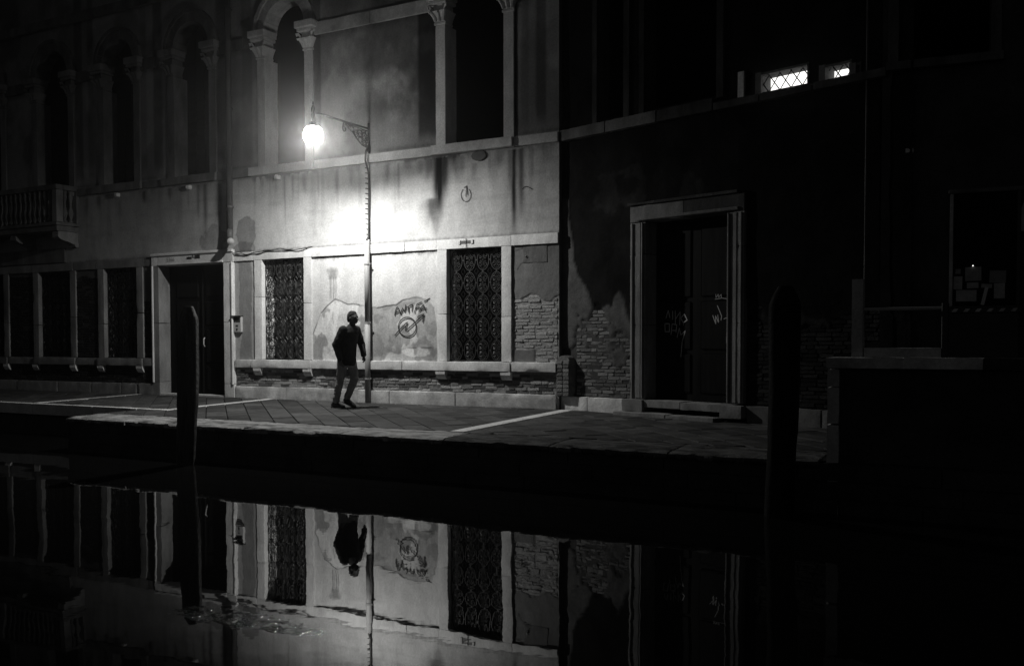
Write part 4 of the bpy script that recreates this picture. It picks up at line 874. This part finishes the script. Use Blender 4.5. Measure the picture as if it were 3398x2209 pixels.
MB().tube([(.345, .08, 1.47), (1.08, .08, 1.47)], .016, 8).build('handrail', M_METALBOX, AB)
MB().box(1.08, 1.14, .03, .13, .978, 1.52, .005).build('rail_post', M_IRON, AB)

# ================================================================ mooring posts
def mooring(name, loc, lean, r_, zt, seed, label):
    b = MB(); n_ = 36; zs_ = list(np.linspace(-2.4, zt-.22, 26))+[zt-.18, zt-.12, zt-.06, zt-.015, zt]
    V = []; F = []
    for k, z in enumerate(zs_):
        tp = 1-.18*(z+.65)/(zt+.65)*0; rad = r_*(1.0 if z < zt-.2 else 1-.55*((z-zt+.2)/.2)**1.3)*(1+.05*math.sin(z*2+seed))
        if z < .1: rad *= .93
        for j in range(n_):
            a = 2*math.pi*j/n_; q_ = rad*(1+.10*(float(vn(math.cos(a)*2.2+seed, math.sin(a)*2.2, z*.35))-.5)+.03*math.cos(5*a+seed)+.05*(float(vn(a*5.1+seed*3, z*.25+seed, 2.0))-.5)-.05*(float(vn(a*2.3+seed, z*.12, 7.0)) > .72)); V.append((q_*math.cos(a)+lean[0]*z+.008*math.sin(z*3), q_*math.sin(a)+lean[1]*z, z))
    for k in range(len(zs_)-1):
        for j in range(n_): F.append((k*n_+j, k*n_+(j+1) % n_, (k+1)*n_+(j+1) % n_, (k+1)*n_+j))
    F.append(tuple((len(zs_)-1)*n_+j for j in range(n_))); b.add(V, F); o = b.build(name, M_WOOD if seed < 2 else M_WOOD_DK, None, True); o.location = loc; tag(o, label, 'mooring post', 'mooring posts along the quay'); return o
mooring('mooring_post', (-3.80, -4.60, 0), (.045, 0), .142, 1.66, 1.0, 'weathered timber mooring post standing in the water before the palazzo door')
mooring('mooring_post', (4.80, -4.62, 0), (.02, 0), .155, 1.70, 4.0, 'dark mooring post in the water before the right-hand house, beside the bridge abutment')

# ================================================================ the walker
def remesh(b, name, M, vox, parent=None, it=3):
    me = b.mesh(name); o = bpy.data.objects.new(name+'_src', me); COL.objects.link(o)
    md = o.modifiers.new('r', 'REMESH'); md.mode = 'VOXEL'; md.voxel_size = vox; sm = o.modifiers.new('s', 'SMOOTH'); sm.factor = .5; sm.iterations = it
    dg = bpy.context.evaluated_depsgraph_get(); m2 = bpy.data.meshes.new_from_object(o.evaluated_get(dg)); bpy.data.objects.remove(o); m2.name = name; m2.materials.clear()
    return link(name, m2, M, parent, True)
def sph(b, c, rx, ry=None, rz=None, n=12):
    ry = ry or rx; rz = rz or rx; V = []; F = []; m_ = 8
    for i in range(m_+1):
        t = math.pi*i/m_
        V += [(c[0]+rx*math.sin(t)*math.cos(2*math.pi*j/n), c[1]+ry*math.sin(t)*math.sin(2*math.pi*j/n), c[2]+rz*math.cos(t)) for j in range(n)]
    for i in range(m_):
        for j in range(n): F.append((i*n+j, i*n+n+j, i*n+n+(j+1) % n, i*n+(j+1) % n))
    b.add(V, F)
def limb(b, pts, rs, n=10):
    P = []; Q = []
    for i in range(len(pts)-1):
        for k in range(4): t = k/4; P.append(tuple(np.array(pts[i])*(1-t)+np.array(pts[i+1])*t)); Q.append(rs[i]*(1-t)+rs[i+1]*t)
    P.append(pts[-1]); Q.append(rs[-1]); b.tube(P, Q, n)
    for p, r_ in zip(pts, rs): sph(b, p, r_)
def loft(b, rings, n=16):
    V = []; F = []
    for c, rx, ry in rings: V += [(c[0]+rx*math.cos(2*math.pi*j/n), c[1]+ry*math.sin(2*math.pi*j/n), c[2]) for j in range(n)]
    for i in range(len(rings)-1):
        for j in range(n): F.append((i*n+j, i*n+(j+1) % n, (i+1)*n+(j+1) % n, (i+1)*n+j))
    F += [tuple(range(n))[::-1], tuple((len(rings)-1)*n+j for j in range(n))]; b.add(V, F)
AR, AL, KR, KL = (.0, -.075, .10), (.13, .075, .155), (.11, -.085, .49), (.30, .08, .50)
HR, HL = (.19, -.09, .88), (.20, .09, .88)
SR, SL, ER, EL, WR, WL = (.265, -.185, 1.365), (.265, .185, 1.365), (.15, -.245, 1.10), (.33, .25, 1.11), (.23, -.235, .865), (.41, .20, .93)
HC = Vector((.335, 0, 1.565))
def hand(b, w, d, side):
    w, d = Vector(w), Vector(d).normalized(); u = Vector((0, 1, 0)); u = (u-d*u.dot(d)).normalized(); v = d.cross(u)
    # palm, four unequal fingers slightly curled, thumb off the side near the wrist
    rn = [w, w+d*.03, w+d*.06, w+d*.085]
    for p in rn: sph(b, p, .021, .021, .021)
    for k, (o_, L) in enumerate(((-.024, .062), (-.008, .072), (.008, .068), (.023, .052))):
        p0 = w+d*.075+v*o_; p1 = p0+d*L*.45-u*side*.006; p2 = p1+d*L*.3-u*side*.018; p3 = p2+d*L*.2-u*side*.02
        limb(b, [tuple(p0-d*.02), tuple(p1), tuple(p2), tuple(p3)], [.0095, .0088, .0080, .007], 6)
    t0 = w+d*.02-v*.018; t1 = t0+d*.028-v*.024; t2 = t1+d*.03-v*.006-u*side*.008; limb(b, [tuple(t0), tuple(t1), tuple(t2)], [.012, .010, .008], 6)
body = MB()
loft(body, [((HC.x-.012, 0, 1.455), .035, .035), ((HC.x+.005, 0, 1.475), .062, .050), ((HC.x+.012, 0, 1.50), .078, .060), ((HC.x+.008, 0, 1.545), .092, .071), ((HC.x, 0, 1.60), .096, .074), ((HC.x-.005, 0, 1.645), .084, .066), ((HC.x-.008, 0, 1.675), .052, .042), ((HC.x-.008, 0, 1.686), .02, .018)])
limb(body, [(HC.x+.093, 0, 1.575), (HC.x+.112, 0, 1.545)], [.010, .015], 8); limb(body, [(HC.x+.098, -.020, 1.513), (HC.x+.104, 0, 1.512), (HC.x+.098, .020, 1.513)], [.006, .008, .006], 6)
for s_ in (-1, 1): sph(body, (HC.x+.085, s_*.030, 1.575), .012); sph(body, (HC.x-.008, s_*.076, 1.56), .022, .008, .033); limb(body, [(HC.x+.088, s_*.015, 1.592), (HC.x+.083, s_*.045, 1.592)], [.008, .007], 6)
limb(body, [(.30, 0, 1.36), (.315, 0, 1.44), (.325, 0, 1.50)], [.062, .055, .055])
loft(body, [((.19, 0, .82), .10, .15), ((.20, 0, .92), .11, .16), ((.215, 0, 1.05), .10, .14), ((.245, 0, 1.2), .115, .155), ((.27, 0, 1.32), .11, .16), ((.285, 0, 1.39), .08, .12)])
for H_, K_, A_ in ((HR, KR, AR), (HL, KL, AL)): limb(body, [H_, K_, A_], [.085, .055, .04])
for s_, S_, E_, W_ in ((-1, SR, ER, WR), (1, SL, EL, WL)):
    limb(body, [S_, E_, W_], [.052, .040, .028]); hand(body, Vector(W_)+(Vector(W_)-Vector(E_)).normalized()*.02, Vector(W_)-Vector(E_), s_)
PX, PY = -3.80, -1.15
per = remesh(body, 'person', M_SKIN, .0062, None, 3); per.location = (PX, PY, gz(PY)+.012); tag(per, 'person in black jacket and grey trousers walking right beneath the lamp', 'person')
jk = MB()
loft(jk, [((.195, 0, .735), .135, .185), ((.195, 0, .80), .145, .195), ((.20, 0, .92), .140, .19), ((.215, 0, 1.05), .135, .18), ((.245, 0, 1.2), .145, .19), ((.265, 0, 1.32), .14, .20), ((.285, 0, 1.39), .105, .165), ((.30, 0, 1.43), .075, .09), ((.31, 0, 1.46), .070, .075)], 20)
for S_, E_, W_ in ((SR, ER, WR), (SL, EL, WL)):
    d_ = (Vector(W_)-Vector(E_)).normalized(); limb(jk, [S_, E_, tuple(Vector(W_)+d_*.0)], [.080, .066, .050])
jkt = remesh(jk, 'jacket', M_JACKET, .011, per, 4)
# folds
me = jkt.data; co = np.zeros(len(me.vertices)*3); me.vertices.foreach_get('co', co); co = co.reshape(-1, 3); no = np.zeros(len(me.vertices)*3); me.vertices.foreach_get('normal', no); no = no.reshape(-1, 3)
co += no*((fbm(co[:, 0]*9, co[:, 1]*9, co[:, 2]*16, 3)-.5)*.022)[:, None]; me.vertices.foreach_set('co', co.ravel()); me.update()
tr = MB()
loft(tr, [((.195, 0, .70), .125, .165), ((.195, 0, .80), .130, .172), ((.20, 0, .93), .120, .165)], 20)
limb(tr, [HR, (.155, -.087, .70), KR, (.055, -.08, .3), (.012, -.075, .115)], [.102, .092, .075, .070, .064]); limb(tr, [HL, (.255, .087, .70), KL, (.22, .078, .33), (.138, .075, .17)], [.102, .092, .075, .070, .064])
trs = remesh(tr, 'trousers', M_JEANS, .010, per, 4)
me = trs.data; co = np.zeros(len(me.vertices)*3); me.vertices.foreach_get('co', co); co = co.reshape(-1, 3); no = np.zeros(len(me.vertices)*3); me.vertices.foreach_get('normal', no); no = no.reshape(-1, 3)
co += no*((fbm(co[:, 0]*7, co[:, 1]*7, co[:, 2]*18, 3)-.5)*.02)[:, None]; me.vertices.foreach_set('co', co.ravel()); me.update()
def shoe(base, pitch):
    b = MB(); loft(b, [((0, 0, 0), .0, .0)], 4) if 0 else None
    V = []; prof = [(-.085, .030, .075), (-.06, .038, .10), (-.01, .040, .105), (.05, .042, .085), (.10, .048, .062), (.15, .048, .050), (.185, .036, .040), (.20, .015, .028)]
    n_ = 12; F = []
    for x, w, h in prof:
        for j in range(n_):
            a = 2*math.pi*j/n_; V.append((x, w*math.cos(a), max(0.0, h/2+h/2*math.sin(a)*1.0)))
    for i in range(len(prof)-1):
        for j in range(n_): F.append((i*n_+j, i*n_+(j+1) % n_, (i+1)*n_+(j+1) % n_, (i+1)*n_+j))
    F += [tuple(range(n_))[::-1], tuple((len(prof)-1)*n_+j for j in range(n_))]; b.add(V, F); b.box(-.085, .195, -.042, .042, -.012, .012, .006)
    o = remesh(b, 'shoe', M_SHOE, .006, per, 2); o.location = base; o.rotation_euler = (0, pitch, 0)
shoe((.0, -.075, .0), 0); shoe((.135, .075, .062), R(20))
hr = MB(); loft(hr, [((HC.x-.055, 0, 1.50), .040, .060), ((HC.x-.045, 0, 1.55), .062, .078), ((HC.x-.028, 0, 1.60), .082, .083), ((HC.x-.012, 0, 1.64), .092, .078), ((HC.x-.008, 0, 1.68), .070, .060), ((HC.x-.01, 0, 1.70), .03, .03)])
hro = remesh(hr, 'hair', M_HAIR, .008, per, 1)

# ================================================================ thin night mist over the canal
hz = MB().box(-30, 30, -41, 14, -3.6, 12.0).mesh('haze'); hm = mat('night_mist'); n = N(hm); pv = n('VolumePrincipled')
pv.inputs['Color'].default_value = (.95, .95, .95, 1); pv.inputs['Density'].default_value = HAZE; pv.inputs['Anisotropy'].default_value = .95
o = n('OutputMaterial'); n.t.links.new(pv.outputs[0], o.inputs['Volume']); ho_ = link('haze', hz, hm); ho_['kind'] = 'stuff'; tag(ho_, 'thin night mist glowing around the lit street lamp', 'haze')
